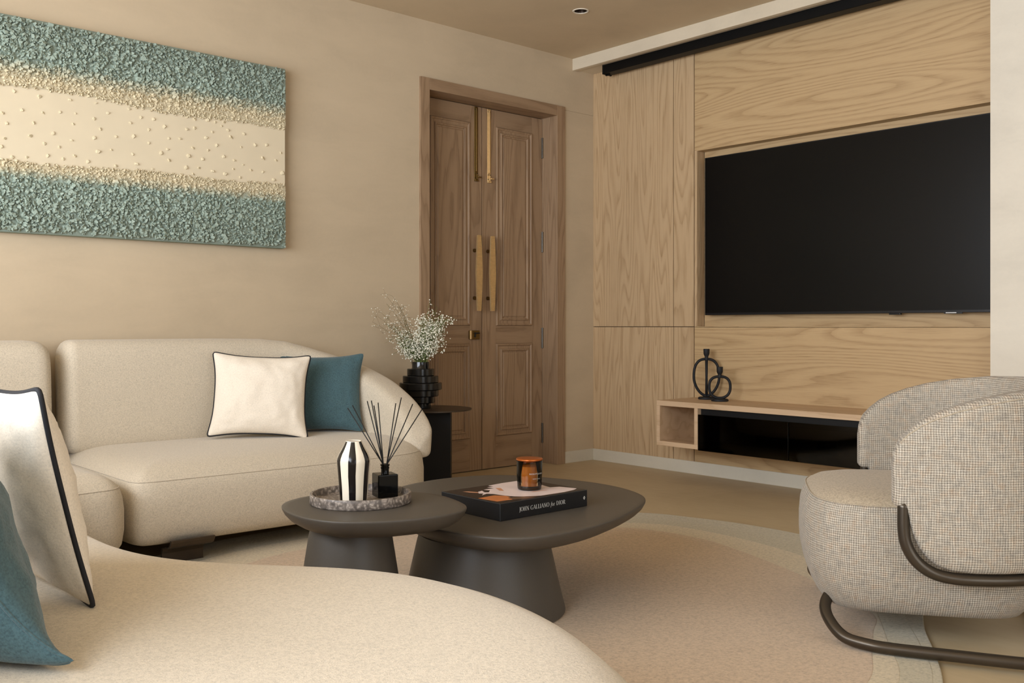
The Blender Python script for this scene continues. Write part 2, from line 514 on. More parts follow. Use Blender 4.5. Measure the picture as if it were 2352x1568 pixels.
# ------------------------------------------------------------------ room shell
CEIL = 2.668
XW, YB = -6.30, -7.5       # inner faces of the west and the rear wall
fl = box('floor', -6.6, 0.4, -7.8, 0.5, -0.12, 0.0, M['floor']); props(fl, kind='structure')
# ceiling with the round cut-out of the downlight
LX, LY, LR = -0.858, -0.714, 0.036
bm = bmesh.new()
def loop(pts):
    vs = [bm.verts.new(p) for p in pts]
    return [bm.edges.new((vs[i], vs[(i + 1) % len(vs)])) for i in range(len(vs))]
ed = loop([(-6.6, -7.8, CEIL), (0.4, -7.8, CEIL), (0.4, 0.5, CEIL), (-6.6, 0.5, CEIL)])
ed += loop([(LX + LR * math.cos(2 * PI * k / 32), LY + LR * math.sin(2 * PI * k / 32), CEIL) for k in range(32)])
bmesh.ops.triangle_fill(bm, use_beauty=True, use_dissolve=False, edges=ed)
cl = bm_obj('ceiling', bm, M['ceiling']); props(cl, kind='structure')
box('ceiling_slab', -6.6, 0.4, -7.8, 0.5, CEIL + 0.12, CEIL + 0.2, M['ceiling'], cl)

# north wall (with the door), split around the door opening and by the fine joint beside it
wn = empty('wall_north', kind='structure')
DX0, DX1, DZ = -1.452, -0.279, 2.337
box('plaster_field', -6.6, DX0, 0.0, 0.3, 0, CEIL, M['wall'], wn)
box('plaster_field', DX0, DX1, 0.0, 0.3, DZ, CEIL, M['wall'], wn)
box('plaster_field', DX1, 0.3, 0.0, 0.3, 2.3205, CEIL, M['wall'], wn)
box('plaster_field', DX1, 0.3, 0.0, 0.3, 0, 2.3175, M['wall'], wn)
box('joint_backing', DX1, 0.3, 0.003, 0.25, 2.3175, 2.3205, M['wall'], wn)

# east wall: masonry behind, oak panels in front (face at x = 0)
we = empty('wall_east', kind='structure')
YP = -2.612
box('masonry', 0.09, 0.4, -7.8, 0.3, 0, CEIL, M['pier'], we)
g = 0.002
def panel(y0, y1, z0, z1, mat, x0=0.0, x1=0.02):
    return box('oak_panel', x0, x1, y0, y1, z0, z1, mat, we, bevel=0.0008, seg=1)
panel(-0.685 + g, 0.0, 0.899, 2.60, M['oak_v'])
panel(-0.685 + g, 0.0, 0.07, 0.895, M['oak_v'])
panel(-0.843 + g, -0.685 - g, 0.899, 2.60, M['oak_v'])
panel(-0.843 + g, -0.685 - g, 0.07, 0.895, M['oak_v'])
panel(YP, -0.845 - g, 1.972, 2.60, M['oak_h'])
panel(YP, -0.845 - g, 0.07, 0.896, M['oak_h'])
panel(-0.8655, -0.845 - g, 0.897, 1.971, M['oak_v'])
box('panel_joint', 0.012, 0.085, -0.8475, 0.0, 0.07, 2.60, M['gap'], we)
panel(YP, -0.868, 0.88, 1.99, M['oak_h'], 0.071, 0.088)                     # back of the television niche
box('niche_side', 0.0205, 0.071, -0.8655, -0.8485, 0.9, 1.966, M['oak_v'], we)
box('niche_top', 0.0, 0.071, YP, -0.866, 1.966, 1.972, M['oak_h'], we)
box('niche_sill', 0.0, 0.071, YP, -0.866, 0.893, 0.899, M['oak_h'], we)
# pale pier right of the television
pr = box('wall_pier', -0.06, 0.3, -7.8, YP, 0, CEIL, M['pier']); props(pr, kind='structure')
# bulkhead along the top of the east wall
bh = empty('trim_bulkhead', kind='structure')
box('bulkhead_face', -0.20, -0.165, YP - 2.0, 0.0, 2.591, CEIL, M['bulkhead'], bh, bevel=0.002)
box('bulkhead_soffit', -0.165, 0.09, YP, 0.0, 2.600, CEIL, M['bulkhead'], bh)
tr = empty('ceiling_track', (-0.07, -1.325, 2.585), 0, 'long black track fixed under the pale bulkhead above the oak panels', 'curtain track')
bm = bmesh.new(); add_box(bm, -0.055, 0.02, -1.9, 1.115, -0.042, 0.0145, 0.002, 1)
bm_obj('track_rail', bm, M['track'], tr)
bm = bmesh.new(); add_box(bm, -0.058, 0.023, 1.112, 1.125, -0.046, 0.0145, 0.002, 1); add_box(bm, -0.03, -0.018, 1.09, 1.123, -0.052, -0.04, 0.001, 1)
bm_obj('end_cap', bm, M['track'], tr)
# skirtings
be = box('baseboard_east', -0.006, 0.02, YP, 0.0, 0.0, 0.076, M['skirting'], bevel=0.001); props(be, kind='structure')
bn = box('baseboard_north', DX1 + 0.001, 0.0, -0.006, 0.02, 0.0, 0.076, M['skirting'], bevel=0.001); props(bn, kind='structure')
bl = box('baseboard_left', -6.30, DX0 - 0.001, -0.006, 0.02, 0.0, 0.076, M['skirting'], bevel=0.001); props(bl, kind='structure')

# west wall with its wide window, rear wall with a window
ww = empty('wall_west', kind='structure')
WY0, WY1, WZ0, WZ1 = -4.6, -0.8, 0.15, 2.45
box('plaster_field', XW - 0.25, XW, WY1, 0.3, 0, CEIL, M['wall'], ww)
box('plaster_field', XW - 0.25, XW, -7.8, WY0, 0, CEIL, M['wall'], ww)
box('plaster_field', XW - 0.25, XW, WY0, WY1, 0, WZ0, M['wall'], ww)
box('plaster_field', XW - 0.25, XW, WY0, WY1, WZ1, CEIL, M['wall'], ww)
wi = empty('window_1', kind='structure')
for y in (WY0, -3.35, -2.05, WY1): box('window_frame', XW - 0.12, XW - 0.06, y - 0.025, y + 0.025, WZ0, WZ1, M['white_ring'], wi)
for z in (WZ0 + 0.03, WZ1 - 0.03): box('window_frame', XW - 0.12, XW - 0.06, WY0, WY1, z - 0.03, z + 0.03, M['white_ring'], wi)
for a, b in ((WY0, -3.35), (-3.35, -2.05), (-2.05, WY1)): box('pane', XW - 0.094, XW - 0.088, a + 0.02, b - 0.02, WZ0 + 0.03, WZ1 - 0.03, M['clear'], wi)
wr = empty('wall_south', kind='structure')
RX0, RX1, RZ0, RZ1 = -5.5, -1.7, 0.2, 2.45
box('plaster_field', -6.6, RX0, YB - 0.25, YB, 0, CEIL, M['wall'], wr)
box('plaster_field', RX1, 0.4, YB - 0.25, YB, 0, CEIL, M['wall'], wr)
box('plaster_field', RX0, RX1, YB - 0.25, YB, 0, RZ0, M['wall'], wr)
box('plaster_field', RX0, RX1, YB - 0.25, YB, RZ1, CEIL, M['wall'], wr)
wi = empty('window_2', kind='structure')
for x in (RX0, -3.6, RX1): box('window_frame', x - 0.025, x + 0.025, YB - 0.12, YB - 0.06, RZ0, RZ1, M['white_ring'], wi)
for z in (RZ0 + 0.03, RZ1 - 0.03): box('window_frame', RX0, RX1, YB - 0.12, YB - 0.06, z - 0.03, z + 0.03, M['white_ring'], wi)
for a, b in ((RX0, -3.6), (-3.6, RX1)): box('pane', a + 0.02, b - 0.02, YB - 0.094, YB - 0.088, RZ0 + 0.03, RZ1 - 0.03, M['clear'], wi)

# ------------------------------------------------------------------ double door
door = empty('door_1', kind='structure')
YD = 0.13
fx0, fx1, fz = -1.385, -0.351, 2.270
box('door_frame', DX0, fx0, -0.012, 0.2, 0, DZ, M['door_v'], door, bevel=0.002)
box('door_frame', fx1, DX1, -0.012, 0.2, 0, DZ, M['door_v'], door, bevel=0.002)
box('door_frame', fx0, fx1, -0.012, 0.2, fz, DZ, M['door_h'], door, bevel=0.002)
box('door_backing', fx0, fx1, 0.185, 0.2, 0, fz, M['print_brown'], door)

def rect_panel(name, x0, x1, z0, z1, parent):
    """moulded raised panel: nested rectangles (inset, distance in front of the leaf)"""
    prof = [(0, 0.0), (0.002, 0.007), (0.007, 0.010), (0.012, 0.008), (0.016, 0.003), (0.020, 0.0025), (0.034, 0.004), (0.036, 0.010), (0.041, 0.0125), (0.046, 0.010), (0.049, 0.003), (0.054, 0.002), (0.062, 0.007), (0.066, 0.0075)]
    rows = [[(x0 + i, YD - d, z0 + i), (x1 - i, YD - d, z0 + i), (x1 - i, YD - d, z1 - i), (x0 + i, YD - d, z1 - i)] for i, d in prof]
    v, f, u = grid(rows, True, False, True)
    return mesh_obj(name, v, f, M['door_v'], parent, False)

def leaf(x0, x1, mx0, mx1):
    lf = box('door_leaf', x0, x1, YD + 0.012, YD + 0.045, 0.006, fz - 0.004, M['door_v'], door)
    e = 0.0007
    box('stile', x0, mx0 - e, YD, YD + 0.012, 0.006, fz - 0.004, M['door_v'], lf)
    box('stile', mx1 + e, x1, YD, YD + 0.012, 0.006, fz - 0.004, M['door_v'], lf)
    for a, b in ((0.006, 0.205 - e), (0.79 + e, 0.904 - e), (2.16 + e, fz - 0.004)):
        box('rail', mx0, mx1, YD, YD + 0.012, a, b, M['door_h'], lf)
    rect_panel('raised_panel', mx0, mx1, 0.205, 0.79, lf)
    rect_panel('raised_panel', mx0, mx1, 0.904, 2.16, lf)
    return lf
left_leaf = leaf(fx0 + 0.002, -0.8755, -1.281, -0.972)
right_leaf = leaf(-0.8695, fx1 - 0.003, -0.757, -0.448)

def pull(cx, parent):
    rows = []
    z0, z1, n = 0.995, 1.462, 104
    for i in range(n + 1):
        q = i / n
        z = z0 + (z1 - z0) * q
        w = 0.0135 + 0.0115 * (1 - abs(2 * q - 1)) ** 0.85
        d = 0.0020 if i % 2 else 0.0
        yf, yb = 0.075 + d, 0.090
        rows.append([(cx - w + d * .4, yf, z), (cx + w - d * .4, yf, z), (cx + w * 0.92, yb, z), (cx - w * 0.92, yb, z)])
    v, f, u = grid(rows, True, True, True)
    h = mesh_obj('pull_handle', v, f, M['brass'], parent, False)
    a = Acc()
    for z in (1.37, 1.075):
        a.tube([(cx, 0.088, z), (cx, 0.108, z), (cx, 0.122, z), (cx, YD, z)], [0.008, 0.008, 0.011, 0.012], 10)
    mesh_obj('handle_post', a.v, a.f, M['brass_dark'], parent, True)
pull(-0.935, left_leaf)
pull(-0.826, right_leaf)

def flush_bolt(cx, parent, mat):
    w = 0.0135
    bm = bmesh.new(); add_box(bm, cx - w, cx + w, YD - 0.005, YD, 1.80, 2.264, 0.0012, 1)
    add_box(bm, cx - 0.006, cx + 0.006, YD - 0.011, YD - 0.004, 1.86, 2.255, 0.002, 1)
    b = bm_obj('slide_bolt', bm, mat, parent)
    bm = bmesh.new()
    add_box(bm, cx - w, cx + w, YD - 0.013, YD - 0.004, 1.80, 1.812, 0.001, 1)
    add_box(bm, cx - 0.005, cx + 0.005, YD - 0.016, YD - 0.004, 1.812, 1.845, 0.001, 1)
    add_box(bm, cx + 0.003, cx + 0.030, YD - 0.022, YD - 0.014, 1.822, 1.830, 0.002, 1)
    bm_obj('bolt_knob', bm, mat, parent)
    a = Acc()
    for z in (1.822, 1.85, 2.246):
        for s in (-1, 1): a.tube([(cx + s * 0.0085, YD - 0.0045, z), (cx + s * 0.0085, YD - 0.0068, z)], 0.0028, 8)
    mesh_obj('screw', a.v, a.f, M['black_metal'], parent, True)
flush_bolt(-0.922, left_leaf, M['brass_dark'])
flush_bolt(-0.817, right_leaf, M['brass'])
bm = bmesh.new(); add_box(bm, -0.981, -0.901, YD - 0.014, YD, 0.819, 0.874, 0.002, 1); bm_obj('lock_case', bm, M['brass_dark'], left_leaf)
bm = bmesh.new(); add_box(bm, -0.981, -0.967, YD - 0.019, YD - 0.012, 0.819, 0.874, 0.002, 1); bm_obj('lock_edge', bm, M['brass'], left_leaf)
bm = bmesh.new(); add_box(bm, -0.944, -0.936, YD - 0.02, YD - 0.013, 0.832, 0.862, 0.001, 1); add_box(bm, -0.944, -0.912, YD - 0.03, YD - 0.02, 0.853, 0.861, 0.002, 1)
bm_obj('key', bm, M['black_metal'], left_leaf)
for z0, z1 in ((2.01, 2.141), (1.39, 1.52), (0.758, 0.888), (0.134, 0.26)):
    a = Acc(); a.tube([(fx1 - 0.006, YD - 0.006, z0), (fx1 - 0.006, YD - 0.006, z1)], 0.006, 10)
    for q in (0.0, 0.2, 0.4, 0.6, 0.8, 1.0):
        zz = z0 + (z1 - z0) * q
        a.tube([(fx1 - 0.006, YD - 0.006, zz - 0.0015), (fx1 - 0.006, YD - 0.006, zz + 0.0015)], 0.0068, 10)
    mesh_obj('hinge', a.v, a.f, M['steel'], door, True, auto=40)

# ------------------------------------------------------------------ downlight
dl = empty('downlight', (LX, LY, CEIL), 0, 'small round recessed downlight in the ceiling', 'ceiling light')
lathe('trim_ring', [(LR - 0.001, 0.004), (LR, -0.002), (LR + 0.004, -0.004), (LR + 0.009, -0.0035), (LR + 0.011, 0.0)], M['white_ring'], dl, cap0=False, cap1=False)
lathe('reflector', [(LR - 0.001, 0.0), (LR - 0.004, 0.02), (LR - 0.012, 0.05), (0.012, 0.07)], M['reflector'], dl, cap0=False, cap1=True)

# ------------------------------------------------------------------ relief painting
AX0, AX1, AZ0, AZ1, AY = -4.35, -2.333, 1.296, 2.214, -0.045
art = empty('relief_painting', ((AX0 + AX1) / 2, 0, AZ0), 0, 'large sage green and sand relief painting hung on the plaster wall above the sofa', 'painting')
inv = (-(AX0 + AX1) / 2, 0, -AZ0)
def art_child(o):
    o.parent = art; o.matrix_parent_inverse = Matrix.Translation(inv); return o
art_child(box('canvas', AX0, AX1, AY + 0.002, -0.004, AZ0, AZ1, M['art_edge'], bevel=0.003))
# boundaries between the chipped bands and the smooth band
def upper_edge(x): return 1.912 + 0.010 * math.sin(x * 3.1 + 0.6) + 0.006 * math.sin(x * 9.0)
def lower_edge(x): return 1.607 + 0.009 * math.sin(x * 2.7 + 2.0) + 0.005 * math.sin(x * 8.0 + 1)
rows = []
nx = 40
for i in range(nx + 1):
    x = AX0 + (AX1 - AX0) * i / nx
    rows.append([(x, AY, lower_edge(x) - 0.03), (x, AY, upper_edge(x) + 0.03)])
v, f, u = grid(rows, False)
f = [q[::-1] for q in f]
art_child(mesh_obj('smooth_band', v, f, M['art_plain'], None, True))
def ground(name, lo, hi):
    nxx, nz = 260, 48
    rows = []
    for i in range(nxx + 1):
        x = AX0 + (AX1 - AX0) * i / nxx
        a, b = lo(x), hi(x)
        r = []
        for j in range(nz + 1):
            z = a + (b - a) * j / nz
            edge = min(1.0, min(j, nz - j) / 3.0)
            h = (mnoise.noise(Vector((x * 60, z * 60, 0))) * 0.5 + 0.5) * 0.008 + (mnoise.noise(Vector((x * 150, z * 150, 5))) * 0.5 + 0.5) * 0.004
            r.append((x, AY - 0.001 - h * edge, z))
        rows.append(r)
    v, f, u = grid(rows, False)
    f = [q[::-1] for q in f]
    o = mesh_obj(name, v, f, M['art_ground'], None, False); o['kind'] = 'stuff'
    return art_child(o)
ground('relief_ground', lambda x: upper_edge(x), lambda x: AZ1 - 0.002)
ground('relief_ground', lambda x: AZ0 + 0.002, lambda x: lower_edge(x))

def chip(rng, size, thick, tilt, n=None):
    """one irregular broken flake of plaster: bottom and smaller top polygon"""
    n = n or rng.choice((4, 5, 5, 6))
    asp = rng.uniform(0.45, 1.0)
    ph = rng.uniform(0, 2 * PI)
    ring = []
    for k in range(n):
        a = 2 * PI * k / n + rng.uniform(-0.35, 0.35)
        rr = size * 0.5 * rng.uniform(0.75, 1.15)
        ring.append((rr * math.cos(a), rr * math.sin(a) * asp))
    c, s = math.cos(ph), math.sin(ph)
    ring = [(x * c - y * s, x * s + y * c) for x, y in ring]
    tx, tz = rng.uniform(-tilt, tilt), rng.uniform(-tilt, tilt)
    vs = []
    for sc, h in ((1.0, -thick * 0.6), (0.92, thick * 0.55), (0.72, thick)):
        for x, y in ring: vs.append((x * sc, -(h + x * tx + y * tz) , y * sc))
    fs = []
    for b in (0, n):
        for k in range(n):
            q = (k + 1) % n
            fs.append((b + k, b + q, b + n + q, b + n + k))
    fs.append(tuple(2 * n + k for k in range(n)))
    return vs, fs
rng = random.Random(11)
protos = []
for i in range(24):
    vs, fs = chip(rng, 1.0, 0.28, 0.45)
    me = bpy.data.meshes.new('plaster_chip'); me.from_pydata(vs, [], fs); me.materials.append(M['art_chip'])
    protos.append(me)
def place_chip(x, y, z, size):
    o = bpy.data.objects.new('plaster_chip', rng.choice(protos)); COL.objects.link(o)
    o.parent = art
    o.location = (x + inv[0], y, z + inv[2]); o.scale = (size, size, size)
    return o
# scattered single flakes on the smooth band
SC = [(-3.602,1.893),(-3.502,1.886),(-3.379,1.891),(-3.268,1.895),(-3.121,1.89),(-3.06,1.899),(-3.647,1.795),(-3.573,1.817),(-3.488,1.819),(-3.419,1.832),(-3.356,1.836),(-3.215,1.857),(-3.067,1.859),(-3.01,1.859),(-2.85,1.892),(-2.812,1.888),(-2.749,1.893),(-2.709,1.889),(-2.663,1.895),(-2.675,1.874),(-3.631,1.753),(-3.525,1.77),(-3.363,1.787),(-3.276,1.824),(-3.248,1.781),(-3.117,1.828),(-3.031,1.808),(-2.959,1.831),(-2.85,1.835),(-2.813,1.846),(-2.723,1.839),(-2.645,1.859),(-2.561,1.852),(-2.627,1.827),(-3.639,1.689),(-3.539,1.713),(-3.447,1.736),(-3.372,1.715),(-3.275,1.739),(-3.18,1.756),(-3.102,1.767),(-2.937,1.78),(-2.883,1.786),(-2.754,1.806),(-2.499,1.804),(-2.437,1.812),(-2.573,1.784),(-3.653,1.653),(-3.483,1.687),(-3.422,1.68),(-3.2,1.695),(-3.258,1.678),(-3.031,1.747),(-2.943,1.727),(-2.82,1.75),(-2.743,1.748),(-2.702,1.776),(-2.666,1.726),(-2.356,1.781),(-3.61,1.614),(-3.552,1.62),(-3.47,1.635),(-3.406,1.63),(-3.358,1.649),(-3.302,1.63),(-3.105,1.686),(-2.974,1.707),(-2.935,1.677),(-2.842,1.709),(-2.772,1.702),(-2.61,1.715),(-2.456,1.744),(-2.384,1.741),(-3.18,1.625),(-3.088,1.643),(-3.013,1.629),(-2.854,1.653),(-2.79,1.658),(-2.722,1.649),(-2.614,1.672),(-2.563,1.699),(-2.521,1.677),(-2.458,1.673),(-2.35,1.679),(-2.818,1.625),(-2.657,1.642),(-2.579,1.634),(-2.398,1.641),(-2.751,1.612),(-2.713,1.608),(-2.875,1.614)]
for x, z in SC: place_chip(x, AY - 0.001, z, rng.uniform(0.013, 0.022))
# largest flakes of the two bands one by one, the mass of small ones together
nbig = 0
acc = Acc()
def band_z(top):
    return (rng.uniform(upper_edge(-3) - 0.012, AZ1 - 0.012) if top else rng.uniform(AZ0 + 0.012, lower_edge(-3) + 0.012))
while nbig < 205:
    x = rng.uniform(-3.72, AX1 - 0.02); top = rng.random() < 0.5
    z = band_z(top)
    if (top and z < upper_edge(x) + 0.06) or (not top and z > lower_edge(x) - 0.05): continue
    place_chip(x, AY - 0.012, z, rng.uniform(0.020, 0.034)); nbig += 1
for i in range(17000):
    x = rng.uniform(AX0 + 0.01, AX1 - 0.008)
    if x < -3.75 and rng.random() < 0.6: continue
    top = rng.random() < 0.5
    z = band_z(top)
    if top: d = z - upper_edge(x)
    else: d = lower_edge(x) - z
    if d < -0.006: continue
    k = min(1.0, max(0.0, d / 0.10))
    size = rng.uniform(0.008, 0.013) + k * rng.uniform(0.0, 0.013)
    if x > -2.7: size *= 0.85
    vs, fs = chip(rng, size, size * rng.uniform(0.22, 0.42), 0.75, rng.choice((4, 5)))
    dep = AY - 0.004 - (0.003 + 0.010 * k) * rng.random()
    acc.add([(a + x, b + dep, c + z) for a, b, c in vs], fs)
o = mesh_obj('plaster_flakes', acc.v, acc.f, M['art_chip'], None, False); o['kind'] = 'stuff'; art_child(o)

# ------------------------------------------------------------------ television and floating console
tv = empty('television', (0.01, -1.755, 0.967), 0, 'large black flat television in the oak niche', 'television')
TY0, TY1, TZ1 = -0.837, 0.836, 0.950
box('housing', -0.004, 0.052, TY0, TY1, 0.0, TZ1, M['tv_body'], tv, bevel=0.002)
box('screen', -0.0055, -0.003, TY0 + 0.006, TY1 - 0.006, 0.013, TZ1 - 0.006, M['tv_screen'], tv)
box('sensor', -0.002, 0.02, -0.385, -0.325, -0.008, 0.001, M['tv_body'], tv, bevel=0.002)
box('badge_bar', -0.0065, 0.0, -0.70, -0.61, -0.005, 0.002, M['tv_body'], tv)
box('badge', -0.0075, -0.004, -0.672, -0.620, -0.0025, 0.0015, M['tv_badge'], tv)
box('edge_trim', -0.0065, -0.003, TY0 + 0.0015, TY0 + 0.0045, 0.006, TZ1 - 0.003, M['steel'], tv)
box('mounting_plate', 0.052, 0.071, -0.3, 0.3, 0.25, 0.65, M['black_metal'], tv)

cz0, cz1, cp = 0.207, 0.468, -0.362
cy0, cy1 = YP, -0.85
con = empty('media_console', (-0.18, -1.7, cz0), 0, 'long floating oak media console with smoked glass doors below the television', 'console')
cinv = Matrix.Translation((0.18, 1.7, -cz0))
def cc(o): o.parent = con; o.matrix_parent_inverse = cinv; return o
cc(box('top_board', cp, -0.001, cy0, cy1, cz1 - 0.030, cz1, M['oak_trim'], bevel=0.001, seg=1))
cc(box('bottom_board', cp, -0.001, -1.146, cy1, cz0, cz0 + 0.026, M['oak_trim'], bevel=0.001, seg=1))
cc(box('bottom_board', cp + 0.026, -0.001, cy0, -1.147, cz0, cz0 + 0.026, M['oak_trim'], bevel=0.001, seg=1))
cc(box('side_board', cp, -0.001, cy1 - 0.024, cy1, cz0 + 0.026, cz1 - 0.03, M['oak_trim']))
cc(box('divider', cp, -0.001, -1.146, -1.122, cz0 + 0.026, cz1 - 0.03, M['oak_trim']))
cc(box('back_board', -0.02, -0.001, cy0, cy1, cz0 + 0.026, cz1 - 0.03, M['oak_h']))
cc(box('inner_frame', cp + 0.03, cp + 0.04, cy0, -1.147, cz1 - 0.066, cz1 - 0.03, M['black_metal']))
for y0, y1 in ((-1.724, -1.149), (-2.303, -1.728), (YP, -2.307)):
    d = cc(box('door', cp - 0.002, cp + 0.006, y0, y1, cz0 - 0.004, cz1 - 0.063, M['smoked'], bevel=0.001, seg=1))
    bm = bmesh.new()
    for q in ((y0, y0 + 0.035), (y1 - 0.035, y1)): add_box(bm, cp + 0.006, cp + 0.022, q[0], q[1], cz0 - 0.002, cz1 - 0.066)
    for q in ((cz0 - 0.002, cz0 + 0.05), (cz1 - 0.09, cz1 - 0.066)): add_box(bm, cp + 0.006, cp + 0.022, y0, y1, q[0], q[1])
    fr = bm_obj('door_frame', bm, M['black_metal']); fr.parent = d; 
cc(box('partition', cp + 0.04, -0.02, -1.735, -1.717, cz0 + 0.026, cz1 - 0.03, M['black_metal']))
dv = empty('set_top_box', (-0.2, -1.5, cz0 + 0.026), 0, 'black media box behind the left smoked glass door of the console', 'media box')
box('casing', -0.09, 0.09, -0.13, 0.13, 0.004, 0.055, M['device'], dv, bevel=0.004)
box('front_panel', -0.092, -0.089, -0.12, 0.12, 0.012, 0.046, M['black_metal'], dv)
for y in (-0.1, 0.1): box('foot', -0.07, -0.05, y - 0.01, y + 0.01, 0.0, 0.005, M['black_metal'], dv)
dv = empty('router', (-0.17, -2.02, cz0 + 0.026), 0, 'small pale box behind the smoked glass door nearer the armchair', 'router')
box('casing', -0.05, 0.05, -0.09, 0.09, 0.0, 0.10, M['oak_trim'], dv, bevel=0.004)
box('port_strip', -0.052, -0.049, -0.05, 0.05, 0.02, 0.03, M['black_metal'], dv)

# candle holders on the console
def candle_holder(loc, rz, W, z0, z1, ztop, bar, label, flat_bottom):
    c = empty('candle_holder', loc, rz, label, 'candle holder', 'black candle holders on the console')
    lathe('base', [(0.0475, 0.0), (0.05, 0.004), (0.049, 0.011), (0.044, 0.014), (0.014, 0.0165)], M['iron'], c, 40)
    zc, H = (z0 + z1) / 2, (z1 - z0) / 2
    pts = []
    for k in range(56):
        a = 2 * PI * k / 56
        ca, sa = math.cos(a), math.sin(a)
        e = 2.6 if sa > 0 else flat_bottom
        x = math.copysign(abs(ca) ** (2 / e), ca) * W
        z = math.copysign(abs(sa) ** (2 / e), sa) * H
        pts.append((x, 0, zc + z))
    tube('ring', resample(pts, 64, True), 0.0080, M['iron'], c, 10, True)
    lathe('cup', [(0.010, z1 - 0.006), (0.0115, z1 + 0.006), (0.010, z1 + 0.012), (0.0155, ztop - 0.034), (0.0175, ztop - 0.030), (0.0185, ztop - 0.002), (0.0175, ztop), (0.0125, ztop - 0.001), (0.012, ztop - 0.02)], M['iron'], c, 28)
    if bar: tube('stem', [(0, 0, z0 - 0.005), (0, 0, zc), (0, 0, z1 + 0.006)], [0.0085, 0.007, 0.009], M['iron'], c, 12)
    return c
candle_holder((-0.085, -1.0, cz1), math.radians(-48), 0.074, 0.020, 0.238, 0.298, True, 'taller black candle holder with an oval ring and central stem', 1.75)
candle_holder((-0.150, -1.142, cz1), math.radians(-48), 0.060, 0.018, 0.142, 0.198, False, 'shorter black candle holder with a single round ring', 2.2)

# ------------------------------------------------------------------ rug
rug = empty('rug', (-2.5, -2.15, 0), 0, 'round beige and cream rug under the coffee tables', 'rug')
rinv = Matrix.Translation((2.5, 2.15, 0))
def rc(o): o.parent = rug; o.matrix_parent_inverse = rinv; return o
R_out = [(-1.217,-1.471),(-1.131,-1.693),(-1.079,-1.926),(-1.078,-2.238),(-1.17,-2.52),(-1.36,-2.80),(-1.62,-3.01),(-1.934,-3.172),(-2.118,-3.285),(-2.338,-3.408),(-2.7,-3.56),(-3.2,-3.55),(-3.7,-3.3),(-4.0,-2.9),(-4.1,-2.3),(-4.0,-1.6),(-3.65,-1.0),(-3.2,-0.74),(-2.7,-0.66),(-2.1,-0.74),(-1.6,-1.03)]
R_l3 = [(-1.309,-1.572),(-1.215,-1.746),(-1.178,-1.995),(-1.19,-2.271),(-1.27,-2.52),(-1.42,-2.74),(-1.64,-2.94),(-1.9,-3.101),(-2.106,-3.243),(-2.341,-3.385),(-2.7,-3.50),(-3.2,-3.48),(-3.66,-3.24),(-3.93,-2.86),(-4.02,-2.3),(-3.92,-1.66),(-3.6,-1.08),(-3.2,-0.84),(-2.7,-0.76),(-2.15,-0.85),(-1.67,-1.14)]
R_mid = [(-1.405,-1.652),(-1.345,-1.821),(-1.345,-2.1),(-1.40,-2.38),(-1.50,-2.60),(-1.66,-2.80),(-1.79,-2.92),(-1.935,-3.03),(-2.161,-3.177),(-2.406,-3.330),(-2.75,-3.42),(-3.2,-3.40),(-3.60,-3.18),(-3.85,-2.82),(-3.94,-2.3),(-3.84,-1.72),(-3.55,-1.20),(-3.15,-0.96),(-2.7,-0.90),(-2.2,-0.97),(-1.75,-1.24)]
R_in = [(-1.542,-1.66),(-1.476,-1.988),(-1.538,-2.248),(-1.644,-2.512),(-1.745,-2.72),(-1.934,-3.01),(-2.10,-3.10),(-2.27,-3.186),(-2.476,-3.285),(-2.8,-3.34),(-3.2,-3.30),(-3.55,-3.1),(-3.77,-2.75),(-3.84,-2.3),(-3.74,-1.75),(-3.45,-1.32),(-3.09,-1.14),(-2.8,-1.07),(-2.3,-1.10),(-1.85,-1.32)]
for nm, pts, z0, z1, mt in (('border_edge', R_out, 0.0, 0.010, 'rug_grey'), ('border_band', R_l3, 0.004, 0.0114, 'rug_grey'), ('border_inner', R_mid, 0.004, 0.0128, 'rug_cream'), ('center_field', R_in, 0.004, 0.0142, 'rug_field')):
    ol = outline2d(pts, 180)
    rc(slab(nm, ol, [(0.0, z0), (0.0, z1 - 0.004), (0.0012, z1 - 0.0012), (0.004, z1), (0.012, z1)], M[mt]))
RZ = 0.0142

# ------------------------------------------------------------------ sectional sofa
sofa = empty('sectional_sofa', (-3.6, -1.2, 0), 0, 'large curved cream sectional sofa wrapping round the rug', 'sofa')
sinv = Matrix.Translation((3.6, 1.2, 0))
def sc_(o): o.parent = sofa; o.matrix_parent_inverse = sinv; return o
def seat_part(pts, prof, seam, spine, smooth=False, n=220):
    ol = outline2d(pts, n, smooth)
    # soften sharp corners of the outline
    for _ in range(18):
        ol = [((ol[i - 1][0] + ol[i][0] * 2 + ol[(i + 1) % n][0]) / 4, (ol[i - 1][1] + ol[i][1] * 2 + ol[(i + 1) % n][1]) / 4) for i in range(n)]
    s = sc_(slab('seat', ol, prof, M['sofa'], spine=spine))
    q = ring_at(ol, seam[0] - 0.0012, seam[1])
    w = tube('seam', q, 0.0019, M['sofa'], None, 5, True); w.parent = s
    return s, ol
SEATP = [(0.09, 0.092), (0.05, 0.092), (0.025, 0.102), (0.008, 0.13), (0.0, 0.18), (0.0, 0.25), (0.006, 0.295), (0.014, 0.322), (0.020, 0.331), (0.034, 0.347), (0.055, 0.363), (0.085, 0.376), (0.12, 0.384), (0.16, 0.389), (0.20, 0.392), (0.25, 0.394), (0.30, 0.3945), (0.35, 0.395), (0.39, 0.395), (0.43, 0.395)]
main_pts = [(-3.465,-1.005),(-3.2,-1.01),(-2.8,-1.02),(-2.5,-1.015),(-2.34,-1.005),(-2.215,-0.99),(-2.13,-0.955),(-2.07,-0.895),(-2.035,-0.79),(-2.015,-0.65),(-2.01,-0.4),(-2.07,-0.2),(-2.2,-0.10),(-2.4,-0.065),(-3.0,-0.06),(-3.465,-0.06)]
